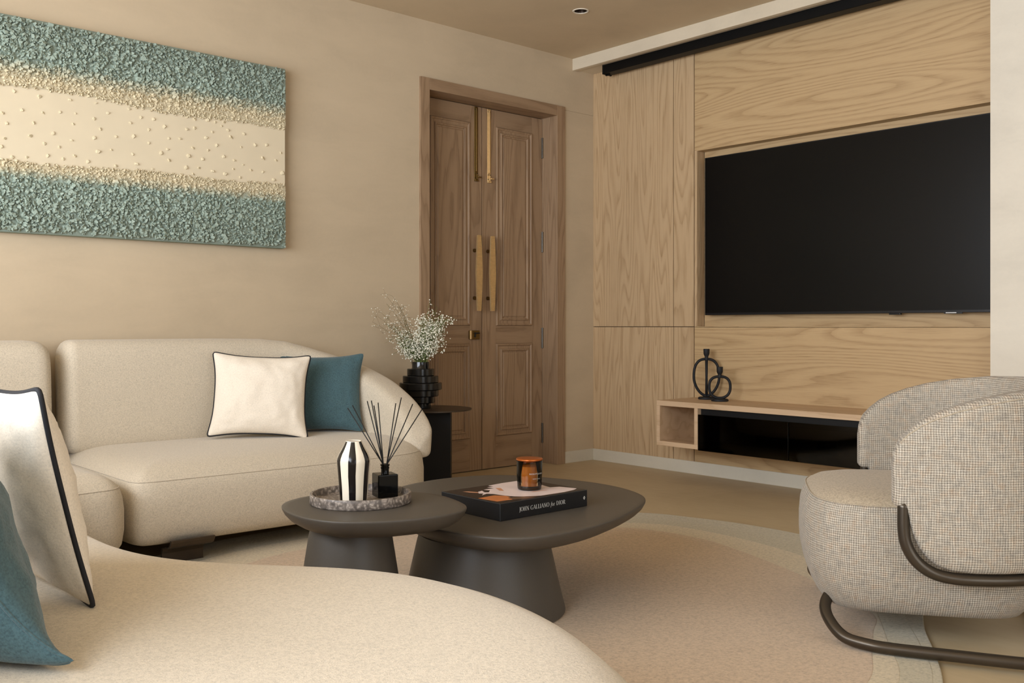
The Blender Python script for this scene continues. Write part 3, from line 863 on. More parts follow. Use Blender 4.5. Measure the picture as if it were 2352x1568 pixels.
main_seat, main_ol = seat_part(main_pts, SEATP, (0.020, 0.331), [(-3.05, -0.53), (-2.45, -0.53)])
corner_pts = [(-3.48,-0.06),(-3.48,-1.03),(-3.505,-1.085),(-3.56,-1.10),(-3.63,-1.075),(-3.70,-1.085),(-3.765,-1.15),(-3.82,-1.26),(-3.845,-1.38),(-3.85,-1.46),(-4.92,-1.46),(-4.92,-0.6),(-4.75,-0.25),(-4.4,-0.06)]
corner_seat, _ = seat_part(corner_pts, SEATP, (0.020, 0.331), [(-3.85, -0.62), (-4.3, -0.8), (-4.4, -1.1)])
chaise_pts = [(-3.865,-1.49),(-3.868,-1.8),(-3.872,-2.04),(-3.868,-2.2),(-3.85,-2.31),(-3.80,-2.42),(-3.71,-2.53),(-3.595,-2.66),(-3.505,-2.81),(-3.463,-3.0),(-3.472,-3.17),(-3.510,-3.33),(-3.572,-3.475),(-3.66,-3.62),(-3.8,-3.74),(-4.0,-3.82),(-4.35,-3.84),(-4.65,-3.74),(-4.85,-3.5),(-4.93,-3.1),(-4.93,-2.0),(-4.93,-1.49)]
CHP = [(0.09, 0.095), (0.05, 0.095), (0.02, 0.11), (0.004, 0.15), (0.0, 0.21), (0.002, 0.265), (0.012, 0.31), (0.030, 0.345), (0.055, 0.371), (0.085, 0.388), (0.12, 0.397), (0.16, 0.402), (0.20, 0.405), (0.25, 0.407)]
chaise_seat, _ = seat_part(chaise_pts, CHP, (0.012, 0.31), [(-4.4, -1.95), (-4.3, -2.5), (-4.2, -3.1)], True)

def backrest(path, tops, T, zb, lean=0.04, n=110, endround=0.05, tips=(True, True), K=44, ex=3.4, seam=True):
    """swept cushion: path = plan centre line, tops = list of (fraction, top z), T = list of (fraction, thickness)"""
    P = resample(catmull([(p[0], p[1], 0) for p in path], 12), n)
    def interp(tab, q):
        for (a, va), (b, vb) in zip(tab, tab[1:]):
            if q <= b:
                w = (q - a) / (b - a) if b > a else 0
                w = w * w * (3 - 2 * w) if False else w
                return va + (vb - va) * w
        return tab[-1][1]
    L = sum((P[i + 1] - P[i]).length for i in range(n - 1))
    rows, seamA = [], []
    for i in range(n):
        q = i / (n - 1)
        tg = (P[min(i + 1, n - 1)] - P[max(i - 1, 0)]).normalized()
        nr = Vector((-tg.y, tg.x, 0))            # left of the travel direction
        zt, th, zbt = interp(tops, q), interp(T, q), interp(zb, q) if isinstance(zb, list) else zb
        k = 1.0
        for end, on in ((q * L, tips[0]), ((1 - q) * L, tips[1])):
            if on and end < endround:
                w = 1 - end / endround
                k *= math.sqrt(max(0.0, 1 - w * w)) * 0.96 + 0.04
        ins = min(th, zt - zbt) * 0.5 * (1 - k)
        h, w2 = (zt - zbt) / 2 - ins * 0.9, th / 2 - ins
        zc = (zt + zbt) / 2
        row = []
        for j in range(K):
            a = 2 * PI * j / K
            ca, sa = math.cos(a), math.sin(a)
            x = math.copysign(abs(ca) ** (2 / ex), ca) * w2
            z = math.copysign(abs(sa) ** (2 / (ex + 2.2)), sa) * h
            row.append(P[i] + nr * (x + lean * ((zc + z) - zbt) / max(0.2, 0.5)) + Vector((0, 0, zc + z)))
        rows.append(row)
    v, f, u = grid(rows, True, True, True)
    b = sc_(mesh_obj('backrest', v, f, M['sofa'], None, True, u))
    return b, rows
# main back: runs along the wall and curls down to the seat at its right end (travel from right tip to left end keeps the wall on the right)
mb_path = [(-3.462,-0.165),(-3.1,-0.165),(-2.75,-0.165),(-2.5,-0.175),(-2.36,-0.205),(-2.24,-0.265),(-2.15,-0.36),(-2.095,-0.48),(-2.075,-0.62),(-2.08,-0.75),(-2.10,-0.85),(-2.12,-0.91)]
mb, mrows = backrest(mb_path, [(0, 0.83), (0.03, 0.842), (0.36, 0.842), (0.48, 0.838), (0.545, 0.825), (0.60, 0.795), (0.66, 0.755), (0.74, 0.695), (0.82, 0.625), (0.90, 0.545), (0.96, 0.475), (1.0, 0.41)],
                     [(0, 0.20), (0.5, 0.205), (0.75, 0.19), (1.0, 0.13)], [(0, 0.37), (0.04, 0.35), (0.8, 0.33), (1.0, 0.285)], 0.03, 130, 0.05, (True, True))
# seam along the inner top edge of the curled end
pts = [r[27] for r in mrows[76:126]]
w = tube('seam', pts, 0.002, M['sofa'], None, 5); w.parent = mb
cb_path = [(-3.497,-0.185),(-3.9,-0.185),(-4.3,-0.19),(-4.62,-0.27),(-4.80,-0.5),(-4.86,-0.8),(-4.87,-1.1),(-4.87,-1.44)]
backrest(cb_path, [(0, 0.825), (0.04, 0.842), (1, 0.842)], [(0, 0.26), (0.4, 0.24), (1, 0.2)], 0.36, -0.03, 90, 0.05)
fb_path = [(-4.87,-1.49),(-4.87,-2.0),(-4.87,-2.6),(-4.86,-3.1),(-4.82,-3.35)]
backrest(fb_path, [(0, 0.842), (0.75, 0.842), (1, 0.6)], [(0, 0.2), (0.75, 0.2), (1, 0.14)], 0.34, -0.03, 60, 0.05)

ON_RUG = {(-3.246, -0.935), (-2.35, -0.80), (-4.0, -3.3)}
def sofa_leg(x, y, rz):
    """bent dark plate: upright, rounded shoulder and a lip turned out below the seat"""
    prof = [(0.0, 0.0), (0.0, 0.040), (-0.006, 0.056), (-0.022, 0.066), (-0.065, 0.069), (-0.086, 0.078), (-0.096, 0.094), (-0.098, 0.103)]
    w0 = 0.080
    rows = []
    for k, (d, z) in enumerate(prof):
        wl = w0 + (0.0 if k < 3 else 0.004)
        rows.append([(-wl, d, z), (wl, d, z), (wl, d + 0.012, z), (-wl, d + 0.012, z)])
    v, f, u = grid(rows, True, True, True)
    lg = mesh_obj('leg', v, f, M['side_metal'], None, False, None, (x, y, 0.0102 if (x, y) in ON_RUG else 0.0), rz)
    return sc_(lg)
sofa_leg(-3.246, -0.935, 0.0)
for x, y, rz in ((-2.35, -0.80, 0.3), (-3.2, -0.2, 0), (-2.4, -0.22, 0), (-3.75, -0.3, 0), (-4.6, -0.6, 0), (-4.1, -1.9, PI / 2), (-4.6, -2.6, 0), (-4.0, -3.3, PI / 3)): sofa_leg(x, y, rz)

# ------------------------------------------------------------------ cushions
def cushion(label, cat_group, mat, W, H, T, M4, piping, seed, name='throw_pillow', ear=0.10, tip=None, sag=None):
    e = empty(name, (0, 0, 0), 0, label, 'cushion', cat_group)
    e.matrix_world = M4
    Mi = M4.inverted()
    n = 44
    vs, fs = [], []
    def pt(u, v, side):
        # edges bow inwards, corners stay out
        x = u * W / 2 * (1 - ear * (1 - abs(v) ** 2.8) * abs(u) ** 1.5)
        z = v * H / 2 * (1 - (ear if sag is None or v > 0 else 0.0) * (1 - abs(u) ** 2.8) * abs(v) ** 1.5)
        kc = 1 - 0.04 * abs(u * v) ** 9
        x, z = x * kc, z * kc
        prof = ((1 - abs(u) ** 2.2) * (1 - abs(v) ** 2.2))
        y = T / 2 * max(0.0, prof) ** 0.55
        edge = max(abs(u), abs(v))
        wr = mnoise.noise(Vector((u * 2.3 + seed, v * 2.3, side * 3.0))) * 0.010 * (1 - edge ** 4)
        wr += math.sin((u * 11 + seed) * 1.6 + v * 2) * 0.003 * max(0, edge - 0.55) * (1 - edge) * 8
        wr += mnoise.noise(Vector((u * 7 + seed, v * 7, side * 9.0))) * 0.0045 * (1 - edge ** 6)
        p = Vector((x, side * (y + wr * (1 if y > 0.004 else 0)), z + H / 2))
        if tip:
            w = (max(0.0, (1 - u) / 2) * max(0.0, (1 - v) / 2)) ** 5
            p += Vector(tip) * w
        if sag is not None:
            q = M4 @ p
            w = max(0.0, 1 - (z + H / 2) / 0.20)
            lift = max(0.0, q.z - sag)
            if side > 0: q.z = sag + lift * (1 - 0.8 * w ** 0.6 * (1 - edge ** 5))
            p = Mi @ q
        return tuple(p)
    for side in (-1, 1):
        b = len(vs)
        for i in range(n + 1):
            for j in range(n + 1):
                u, v = -math.cos(PI * i / n), -math.cos(PI * j / n)
                vs.append(pt(u, v, side))
        for i in range(n):
            for j in range(n):
                q = (b + i * (n + 1) + j, b + (i + 1) * (n + 1) + j, b + (i + 1) * (n + 1) + j + 1, b + i * (n + 1) + j + 1)
                fs.append(q if side < 0 else q[::-1])
    mesh_obj('cover', vs, fs, mat, e, True)
    ring = []
    m = 40
    for k in range(m): ring.append(pt(-1 + 2 * k / m, -1, 1))
    for k in range(m): ring.append(pt(1, -1 + 2 * k / m, 1))
    for k in range(m): ring.append(pt(1 - 2 * k / m, 1, 1))
    for k in range(m): ring.append(pt(-1, 1 - 2 * k / m, 1))
    ring = [(x, y if tip else 0.0, z) for x, y, z in ring]
    ring = resample(ring, 160, True)
    for _ in range(1): ring = [(ring[i - 1] + ring[i] * 2 + ring[(i + 1) % 160]) / 4 for i in range(160)]
    tube('piping' if piping else 'edge_seam', ring, 0.0046 if piping else 0.0025, M['piping'] if piping else mat, e, 8, True)
    return e
def place(loc, yaw, lean, roll=0.0):
    """front (-y) face turned by yaw, leaned back, then rolled in its own plane"""
    return Matrix.Translation(loc) @ Matrix.Rotation(yaw, 4, 'Z') @ Matrix.Rotation(-lean, 4, 'X') @ Matrix.Rotation(roll, 4, 'Y')
YAW = -math.atan2(0.6670, 0.7451)
cushion('cream cushion with black piping on the wall sofa in front of a teal cushion', 'cream piped cushions', M['cushion_white'], 0.455, 0.405, 0.15, place((-2.708, -0.485, 0.392), YAW + 0.25, 0.30, 0.05), True, 1.0, ear=0.13)
cushion('teal cushion half hidden behind the cream cushion by the curved sofa arm', 'teal cushions', M['cushion_teal'], 0.45, 0.40, 0.14, place((-2.378, -0.440, 0.388), YAW + 0.10, 0.30, -0.01), False, 4.0, ear=0.13)
cushion('cream cushion with black piping standing on the foreground seat beside the left edge', 'cream piped cushions', M['cushion_white'], 0.455, 0.41, 0.12, place((-4.180, -2.525, 0.402), PI / 2 + 0.04, 0.23, 0.0), True, 7.0, ear=0.11)
cushion('teal cushion nearest the camera at the lower left corner', 'teal cushions', M['cushion_teal'], 0.47, 0.44, 0.16, place((-4.330, -2.805, 0.404), PI / 2 - 0.16, 0.36, 0.0), False, 9.0, ear=0.15, tip=(-0.02, -0.07, -0.01), sag=0.404)

# ------------------------------------------------------------------ coffee tables
big = empty('coffee_table', (-2.805, -2.176, RZ), 0, 'larger lower charcoal pebble-shaped coffee table carrying the book and candle', 'coffee table', 'charcoal pedestal coffee tables')
B_top = [(-2.266,-2.38),(-2.475,-2.489),(-2.691,-2.555),(-2.880,-2.560),(-3.00,-2.505),(-3.07,-2.347),(-3.065,-2.12),(-2.97,-1.86),(-2.82,-1.68),(-2.655,-1.593),(-2.449,-1.577),(-2.273,-1.655),(-2.178,-1.836),(-2.135,-2.035),(-2.165,-2.228)]
ol = [(x + 2.805, y + 2.176) for x, y in outline2d(B_top, 160)]
ZB = 0.32 - RZ
slab('tabletop', ol, [(0.20, ZB - 0.066), (0.13, ZB - 0.064), (0.085, ZB - 0.060), (0.050, ZB - 0.052), (0.026, ZB - 0.040), (0.010, ZB - 0.025), (0.001, ZB - 0.009), (0.0, ZB - 0.004), (0.0008, ZB - 0.001), (0.0025, ZB), (0.02, ZB)], M['table'], big)
lathe('pedestal', [(0.250, 0.0), (0.257, 0.003), (0.257, 0.008), (0.240, 0.075), (0.221, 0.16), (0.206, 0.225), (0.200, ZB - 0.062)], M['table'], big, 64)
small = empty('coffee_table', (-3.272, -2.147, RZ), 0, 'smaller taller charcoal coffee table carrying the marble tray', 'coffee table', 'charcoal pedestal coffee tables')
S_top = [(-3.436,-2.051),(-3.467,-2.139),(-3.474,-2.242),(-3.45,-2.33),(-3.405,-2.38),(-3.333,-2.428),(-3.245,-2.455),(-3.163,-2.459),(-3.085,-2.433),(-3.035,-2.36),(-3.005,-2.22),(-3.035,-2.10),(-3.11,-2.02),(-3.2,-1.975),(-3.3,-1.968),(-3.38,-1.995)]
ol = [(x + 3.272, y + 2.147) for x, y in outline2d(S_top, 140)]
ZS = 0.40 - RZ
slab('tabletop', ol, [(0.15, ZS - 0.064), (0.10, ZS - 0.062), (0.07, ZS - 0.057), (0.042, ZS - 0.048), (0.022, ZS - 0.036), (0.008, ZS - 0.021), (0.001, ZS - 0.008), (0.0, ZS - 0.004), (0.0008, ZS - 0.001), (0.0025, ZS), (0.02, ZS)], M['table'], small)
lathe('pedestal', [(0.155, 0.0), (0.161, 0.003), (0.161, 0.008), (0.148, 0.10), (0.132, 0.20), (0.117, 0.295), (0.111, ZS - 0.06)], M['table'], small, 56)

# marble tray, vase, diffuser
tray = empty('round_tray', (-3.242, -2.154, 0.40), 0, 'round grey marble tray on the smaller coffee table', 'tray')
lathe('tray_body', [(0.140, 0.0), (0.143, 0.003), (0.143, 0.026), (0.1415, 0.0285), (0.136, 0.0285), (0.1345, 0.026), (0.133, 0.011), (0.128, 0.0085)], M['marble'], tray, 96, auto=50)
TZ = 0.4085
# striped vase: cream body, black painted stripes laid on the glaze as parts
vase = empty('striped_vase', (-3.287, -2.187, TZ), YAW, 'black and cream vertically striped ceramic vase on the marble tray', 'vase')
VP = [(0.034, 0.0), (0.0365, 0.002), (0.0380, 0.012), (0.0405, 0.045), (0.0432, 0.080), (0.0457, 0.110), (0.0462, 0.118), (0.0445, 0.126), (0.0395, 0.138), (0.0335, 0.148), (0.0285, 0.157), (0.0240, 0.166), (0.0218, 0.171), (0.0208, 0.1725), (0.0188, 0.1715), (0.0185, 0.165)]
lathe('body', VP, M['ceramic_white'], vase, 64, cap1=False, auto=60)
lathe('inside', [(0.0186, 0.170), (0.0183, 0.150), (0.001, 0.149)], M['ceramic_in'], vase, 40, cap0=False)
for k in range(6):
    a0 = -PI / 2 + 0.06 + k * PI / 3
    rows = []
    for r, z in VP[1:13]:
        row = []
        for j in range(9):
            a = a0 + (j / 8 - 0.5) * 0.47 + 0.015 * math.sin(z * 60 + k)
            row.append(((r + 0.0004) * math.cos(a), (r + 0.0004) * math.sin(a), z))
        rows.append(row)
    v, f, u = grid(rows, False)
    mesh_obj('stripe', v, f, M['ceramic_black'], vase, True)
dif = empty('reed_diffuser', (-3.165, -2.162, TZ), YAW + math.radians(26), 'black square reed diffuser bottle beside the striped vase', 'diffuser')
box('bottle', -0.030, 0.030, -0.030, 0.030, 0.0, 0.066, M['glass_black'], dif, bevel=0.003, seg=3)
lathe('bottle_neck', [(0.0125, 0.064), (0.0115, 0.067), (0.0115, 0.080), (0.0128, 0.0805), (0.0128, 0.084), (0.0115, 0.0845), (0.0115, 0.088), (0.0135, 0.0885), (0.0135, 0.093), (0.0085, 0.093), (0.0085, 0.085)], M['glass_black'], dif, 32)
bm = bmesh.new(); add_box(bm, 0.0301, 0.0304, -0.018, 0.018, 0.044, 0.0475); add_box(bm, 0.0301, 0.0304, -0.003, 0.003, 0.030, 0.036)
bm_obj('bottle_label', bm, plain('worn_grey_print', srgb(52, 52, 52), 0.6), dif)
tops = [(-3.244,-2.092,0.665),(-3.236,-2.098,0.671),(-3.203,-2.128,0.684),(-3.193,-2.137,0.686),(-3.19,-2.14,0.67),(-3.18,-2.149,0.679),(-3.141,-2.184,0.678),(-3.131,-2.193,0.693),(-3.105,-2.215,0.675),(-3.085,-2.234,0.66)]
for i, tp in enumerate(tops):
    a = Vector((-3.165, -2.162, TZ + 0.012)); b = Vector(tp)
    dirn = b - Vector((-3.165, -2.162, TZ + 0.09))
    neck = Vector((-3.165, -2.162, TZ + 0.09)) + Vector((dirn.x, dirn.y, 0)).normalized() * 0.0045
    fwd = Vector((0.667, 0.745, 0)) * (0.016 * ((i * 37 % 10) / 5 - 1))
    b = b + fwd
    foot = neck - (b - neck).normalized() * 0.05
    rd = tube('reed', [foot, neck, b], 0.00155, M['black_metal'], None, 7)
    rd.parent = dif; rd.matrix_parent_inverse = (Matrix.Translation(dif.location) @ Matrix.Rotation(dif.rotation_euler.z, 4, 'Z')).inverted()

# ------------------------------------------------------------------ book in its slipcase
bk = empty('coffee_table_book', (-2.683, -2.187, 0.32), 0, 'thick black book with a fashion photograph cover on the larger coffee table', 'book')
kinv = Matrix.Translation((2.683, 2.187, -0.32))
def kb(o): o.parent = bk; o.matrix_parent_inverse = kinv; return o
bx0, bx1, by0, by1, bz0, bz1 = -2.869, -2.496, -2.330, -2.045, 0.3202, 0.3725
kb(box('slipcase', bx0, bx1, by0, by1, bz0, bz1, M['book_black'], bevel=0.0015, seg=2))
bm = bmesh.new()
for a in ((bx0, bx1, by0, by0 + 0.0016), (bx0, bx0 + 0.0016, by0, by1)): add_box(bm, a[0], a[1], a[2], a[3], bz1 - 0.001, bz1 + 0.0003)
add_box(bm, bx0 - 0.0003, bx0 + 0.0012, by0 - 0.0003, by0 + 0.0012, bz0, bz1)
kb(bm_obj('cover_rim', bm, M['book_edge']))
def flat_print(name, pts, z, mat):
    pts = [(min(max(x, bx0 + 0.006), bx1 - 0.006), min(max(y, by0 + 0.008), by1 - 0.003)) for x, y in pts]
    bm = bmesh.new()
    vs = [bm.verts.new((x, y, z)) for x, y in pts]
    es = [bm.edges.new((vs[i], vs[(i + 1) % len(vs)])) for i in range(len(vs))]
    bmesh.ops.triangle_fill(bm, use_beauty=True, use_dissolve=False, edges=es)
    for fc in bm.faces:
        fc.normal_update()
        if fc.normal.z < 0: fc.normal_flip()
    me = bpy.data.meshes.new(name); bm.to_mesh(me); bm.free()
    return kb(link(name, me, mat, None, False))
zb = bz1 + 0.0002
flat_print('cover_picture', [(bx0, by0), (bx1, by0), (bx1, by1), (bx0, by1)], zb, M['print_dark'])
flat_print('cover_picture', [(-2.6844,-2.0573),(-2.6142,-2.0475),(-2.51,-2.0475),(-2.5039,-2.0671),(-2.5015,-2.1111),(-2.5421,-2.1667),(-2.5545,-2.2177),(-2.5226,-2.2288),(-2.503,-2.290),(-2.53,-2.3035),(-2.5835,-2.3126),(-2.6841,-2.3098),(-2.7369,-2.2814),(-2.7538,-2.2632),(-2.766,-2.2364),(-2.7744,-2.189),(-2.7861,-2.1704),(-2.8163,-2.1835),(-2.7924,-2.1616),(-2.8034,-2.1517),(-2.7846,-2.1259),(-2.7615,-2.1182),(-2.7751,-2.1476),(-2.7656,-2.1561),(-2.7383,-2.1306),(-2.7477,-2.1086),(-2.7234,-2.1065),(-2.7038,-2.1102),(-2.709,-2.0795),(-2.6842,-2.0841)], zb + 0.0002, M['print_white'])
flat_print('cover_picture', [(-2.821,-2.09),(-2.8036,-2.1023),(-2.7893,-2.1316),(-2.7987,-2.1429),(-2.8129,-2.1204)], zb + 0.0004, M['print_skin'])
flat_print('cover_picture', [(-2.8592,-2.2154),(-2.7884,-2.2084),(-2.7676,-2.2382),(-2.7692,-2.265),(-2.7869,-2.2724),(-2.7899,-2.3003),(-2.8503,-2.2956)], zb + 0.0002, M['print_orange'])
flat_print('cover_picture', [(-2.78,-2.2678),(-2.7385,-2.2832),(-2.6943,-2.3085),(-2.7396,-2.3147),(-2.7921,-2.3028)], zb + 0.0003, M['print_brown'])
flat_print('cover_picture', [(-2.6963,-2.1083),(-2.6834,-2.1198),(-2.713,-2.17),(-2.7201,-2.1553)], zb + 0.0004, M['print_skin'])
flat_print('cover_picture', [(-2.66,-2.235),(-2.60,-2.245),(-2.595,-2.252),(-2.655,-2.246)], zb + 0.0004, M['print_skin'])

# lettering drawn as strokes with thick and thin pens, in units of the capital height
def ell(cx, cz, rx, rz, a0=0, a1=360, n=22, thick=0.13, thin=0.035):
    pts, ws = [], []
    for k in range(n + 1):
        a = math.radians(a0 + (a1 - a0) * k / n)
        pts.append((cx + rx * math.cos(a), cz + rz * math.sin(a)))
        ws.append(thin + (thick - thin) * abs(math.cos(a)) ** 1.5)
    return pts, ws
TK, TN = 0.125, 0.04
def st(x0, z0, x1, z1, w): return ([(x0, z0), (x1, z1)], [w, w])
def serif(x, z, l=0.11): return st(x - l, z, x + l, z, TN)
GL = {
 'J': (0.34, [st(.2, .985, .2, .05, TK), ([(.2, .05), (.15, -.14), (.02, -.2)], [TK, .08, .05]), serif(.2, .985)]),
 'O': (0.66, [ell(.33, .5, .27, .48)]),
 'H': (0.66, [st(.14, 0, .14, 1, TK), st(.52, 0, .52, 1, TK), st(.14, .52, .52, .52, TN), serif(.14, .02), serif(.14, .98), serif(.52, .02), serif(.52, .98)]),
 'N': (0.70, [st(.13, 0, .13, 1, TN), st(.57, 0, .57, 1, TN), st(.12, 1, .57, 0, TK), serif(.13, .02), serif(.57, .98), serif(.1, .98, .08)]),
 'G': (0.66, [ell(.34, .5, .27, .48, 45, 335), st(.57, .02, .57, .42, TK * .9), serif(.55, .42), st(.53, .82, .55, 1.0, TN)]),
 'A': (0.62, [st(.05, 0, .31, 1, TN), st(.30, 1, .56, 0, TK), st(.15, .35, .45, .35, TN), serif(.05, .02, .07), serif(.56, .02, .09)]),
 'L': (0.48, [st(.14, 0, .14, 1, TK), st(.06, .02, .44, .02, TN), st(.43, .02, .45, .26, TN), serif(.14, .98)]),
 'I': (0.30, [st(.15, 0, .15, 1, TK), serif(.15, .02), serif(.15, .98)]),
 'D': (0.68, [st(.14, 0, .14, 1, TK), ell(.22, .5, .37, .48, -90, 90), st(.05, .02, .24, .02, TN), st(.05, .98, .24, .98, TN)]),
 'R': (0.62, [st(.14, 0, .14, 1, TK), ell(.22, .74, .25, .24, -90, 90), st(.14, .98, .24, .98, TN), st(.14, .5, .24, .5, TN), st(.28, .5, .56, .0, TK), serif(.14, .02), serif(.59, .02, .06)]),
 'f': (0.34, [([(.0, -.28), (.1, -.2), (.22, .5), (.3, .92), (.42, .99)], [.05, .08, .1, .08, .05]), st(.08, .62, .38, .62, TN)]),
 'o': (0.42, [ell(.21, .32, .15, .31, thick=.1)]),
 'r': (0.36, [st(.06, 0, .16, .62, .09), ([(.14, .4), (.24, .6), (.34, .6)], [TN, TN, .09])]),
 ' ': (0.26, []),
}
def lettering(text, put, H, squeeze=1.0, gap=0.03):
    """text -> triangles; put(x, z) maps the flat layout to the surface"""
    a = Acc(); x = 0.0
    for ch in text:
        w, strokes = GL[ch]
        for pts, ws in strokes:
            vs = []
            m = len(pts)
            for i in range(m):
                p0, p1 = pts[max(i - 1, 0)], pts[min(i + 1, m - 1)]
                tx, tz = p1[0] - p0[0], p1[1] - p0[1]
                l = math.hypot(tx, tz) or 1
                nx, nz = -tz / l * ws[i] / 2, tx / l * ws[i] / 2
                for s in (1, -1): vs.append(put((x + pts[i][0] + s * nx) * squeeze * H, (pts[i][1] + s * nz) * H))
            a.add(vs, [(2 * i, 2 * i + 1, 2 * i + 3, 2 * i + 2) for i in range(m - 1)])
        x += w + gap
    return a, x * squeeze * H
TITLE = 'JOHN GALLIANO for DIOR'
tw = lettering(TITLE, lambda x, z: (x, 0, z), 1.0)[1]
Hc = 0.0132
a, _ = lettering(TITLE, lambda x, z: (-2.793 + x, by0 - 0.0004, 0.3400 + z), Hc, 0.197 / (tw * Hc))
kb(mesh_obj('spine_title', a.v, a.f, M['ink'], None, False))
a = Acc()
cx, cz = -2.5105, 0.3485
leafp = [(-0.0048, 0), (-0.002, 0.004), (0.0, 0.0062), (0.002, 0.0045), (0.0048, 0), (0.002, -0.004), (0.0, -0.0064), (-0.002, -0.0045)]
hole = [(0.0012 * math.cos(k * PI / 4 + 0.4) + 0.0003, 0.0028 * math.sin(k * PI / 4 + 0.4)) for k in range(8)]
order = sorted(range(8), key=lambda k: math.atan2(leafp[k][1], leafp[k][0])); horder = sorted(range(8), key=lambda k: math.atan2(hole[k][1], hole[k][0]))
vs = [(cx + leafp[k][0], by0 - 0.0004, cz + leafp[k][1]) for k in order] + [(cx + hole[k][0], by0 - 0.0004, cz + hole[k][1]) for k in horder]
a.add(vs, [(k, (k + 1) % 8, 8 + (k + 1) % 8, 8 + k) for k in range(8)])
kb(mesh_obj('publisher_mark', a.v, a.f, M['ink'], None, False))

# candle on the book
cd = empty('jar_candle', (-2.629, -2.199, bz1 + 0.0006), YAW, 'amber glass jar candle with an orange lid standing on the book', 'candle')
CR = 0.0415
lathe('glass_jar', [(0.034, 0.0), (0.037, 0.0015), (0.0385, 0.004), (0.0395, 0.012), (CR, 0.05), (CR + 0.0005, 0.0935), (CR - 0.0015, 0.094), (CR - 0.003, 0.0925), (CR - 0.0035, 0.05), (0.036, 0.014), (0.030, 0.011)], M['amber'], cd, 56, auto=60)
lathe('wax', [(0.0335, 0.0125), (0.0358, 0.016), (CR - 0.0045, 0.05), (CR - 0.0045, 0.076), (0.02, 0.075)], M['wax'], cd, 40)
lathe('jar_base', [(0.0335, 0.0006), (0.036, 0.002), (0.0378, 0.010), (0.030, 0.0105)], plain('thick_dark_glass', srgb(30, 26, 24), 0.15), cd, 40)
lathe('lid', [(0.036, 0.090), (0.037, 0.0945), (CR + 0.0005, 0.0948), (CR + 0.0018, 0.0965), (CR + 0.0015, 0.0995), (CR, 0.1005), (0.02, 0.1008)], M['lid'], cd, 56)
def font_mesh(text, size):
    cu = bpy.data.curves.new('text', 'FONT'); cu.body = text; cu.size = size; cu.resolution_u = 2
    ob = bpy.data.objects.new('text', cu); COL.objects.link(ob)
    dg = bpy.context.evaluated_depsgraph_get(); dg.update()
    me = bpy.data.meshes.new_from_object(ob.evaluated_get(dg))
    bpy.data.objects.remove(ob)
    return [v.co.copy() for v in me.vertices], [tuple(p.vertices) for p in me.polygons]
a = Acc()
for text, size, z, x0, bold in (('EUCALYPTUS ROSE', 0.0062, 0.0525, -0.001, True), ('SCENTED CANDLE', 0.0034, 0.0375, 0.010, False)):
    vs, fs = font_mesh(text, size)
    r = CR + 0.0010
    a.add([(r * math.sin((x0 + p.x * 0.95) / r), -r * math.cos((x0 + p.x * 0.95) / r), z + p.y) for p in vs], fs)
mesh_obj('jar_label', a.v, a.f, M['ink'], cd, False)

# ------------------------------------------------------------------ side table, vase and flowers behind the sofa
sd = empty('side_table', (-1.600, -0.328, 0), YAW, 'slim dark metal side table behind the sofa arm', 'side table')
lathe('table_plate', [(0.200, 0.4500), (0.207, 0.4506), (0.207, 0.4572), (0.200, 0.458)], M['side_metal'], sd, 72)
box('column', -0.097, 0.097, -0.05, 0.05, 0.010, 0.4505, M['black_metal'], sd, bevel=0.002)
lathe('base_plate', [(0.150, 0.0), (0.152, 0.001), (0.152, 0.010), (0.150, 0.0105)], M['black_metal'], sd, 56)

fv = empty('fluted_vase', (-1.651, -0.283, 0.458), 0, 'black stacked-ring fluted glass vase on the dark side table', 'vase')
def fluted(name, r, z0, z1, n=120):
    rows = []
    for rr, z in ((r * 0.7, z0), (r - 0.003, z0), (r, z0 + 0.003), (r, z1 - 0.003), (r - 0.003, z1), (r * 0.7, z1)):
        row = []
        for k in range(n):
            q = rr * (1 + (0.010 if k % 2 and rr > r * 0.9 else 0))
            row.append((q * math.cos(2 * PI * k / n), q * math.sin(2 * PI * k / n), z))
        rows.append(row)
    v, f, u = grid(rows, True, True, True)
    return mesh_obj(name, v, f, M['vase_glass'], fv, True, auto=35)
for r, z0, z1 in ((0.055, 0.0, 0.030), (0.075, 0.030, 0.066), (0.096, 0.066, 0.101), (0.113, 0.101, 0.139), (0.095, 0.139, 0.176), (0.072, 0.176, 0.214)): fluted('glass_ring', r, z0, z1)
lathe('vase_neck', [(0.05, 0.212), (0.049, 0.216), (0.047, 0.220), (0.047, 0.247), (0.0465, 0.250), (0.043, 0.249), (0.042, 0.220)], M['vase_glass'], fv, 48)

bq = empty('gypsophila_bunch', (-1.651, -0.283, 0.70), YAW, 'airy bunch of white baby\'s breath in the black fluted vase', 'flowers')
rng = random.Random(5)
blooms, green = Acc(), Acc()
def octa(c, r):
    c = Vector(c)
    d = [Vector((1, 0, 0)), Vector((0, 1, 0)), Vector((-1, 0, 0)), Vector((0, -1, 0)), Vector((0, 0, 1)), Vector((0, 0, -1))]
    q = Matrix.Rotation(rng.uniform(0, 6), 3, 'Z') @ Matrix.Rotation(rng.uniform(0, 6), 3, 'X')
    vs = [c + (q @ x) * r for x in d]
    vs += [c + (q @ ((d[a] + d[b]).normalized())) * r * 0.92 for a, b in ((0, 4), (1, 4), (2, 4), (3, 4))]
    fs = [(0, 1, 7, 6), (1, 2, 8, 7), (2, 3, 9, 8), (3, 0, 6, 9), (6, 7, 4), (7, 8, 4), (8, 9, 4), (9, 6, 4), (1, 0, 5), (2, 1, 5), (3, 2, 5), (0, 3, 5)]
    return vs, fs
def bez(a, b, c, n=6):
    a, b, c = Vector(a), Vector(b), Vector(c)
    return [a * (1 - t) ** 2 + b * 2 * t * (1 - t) + c * t * t for t in [k / n for k in range(n + 1)]]
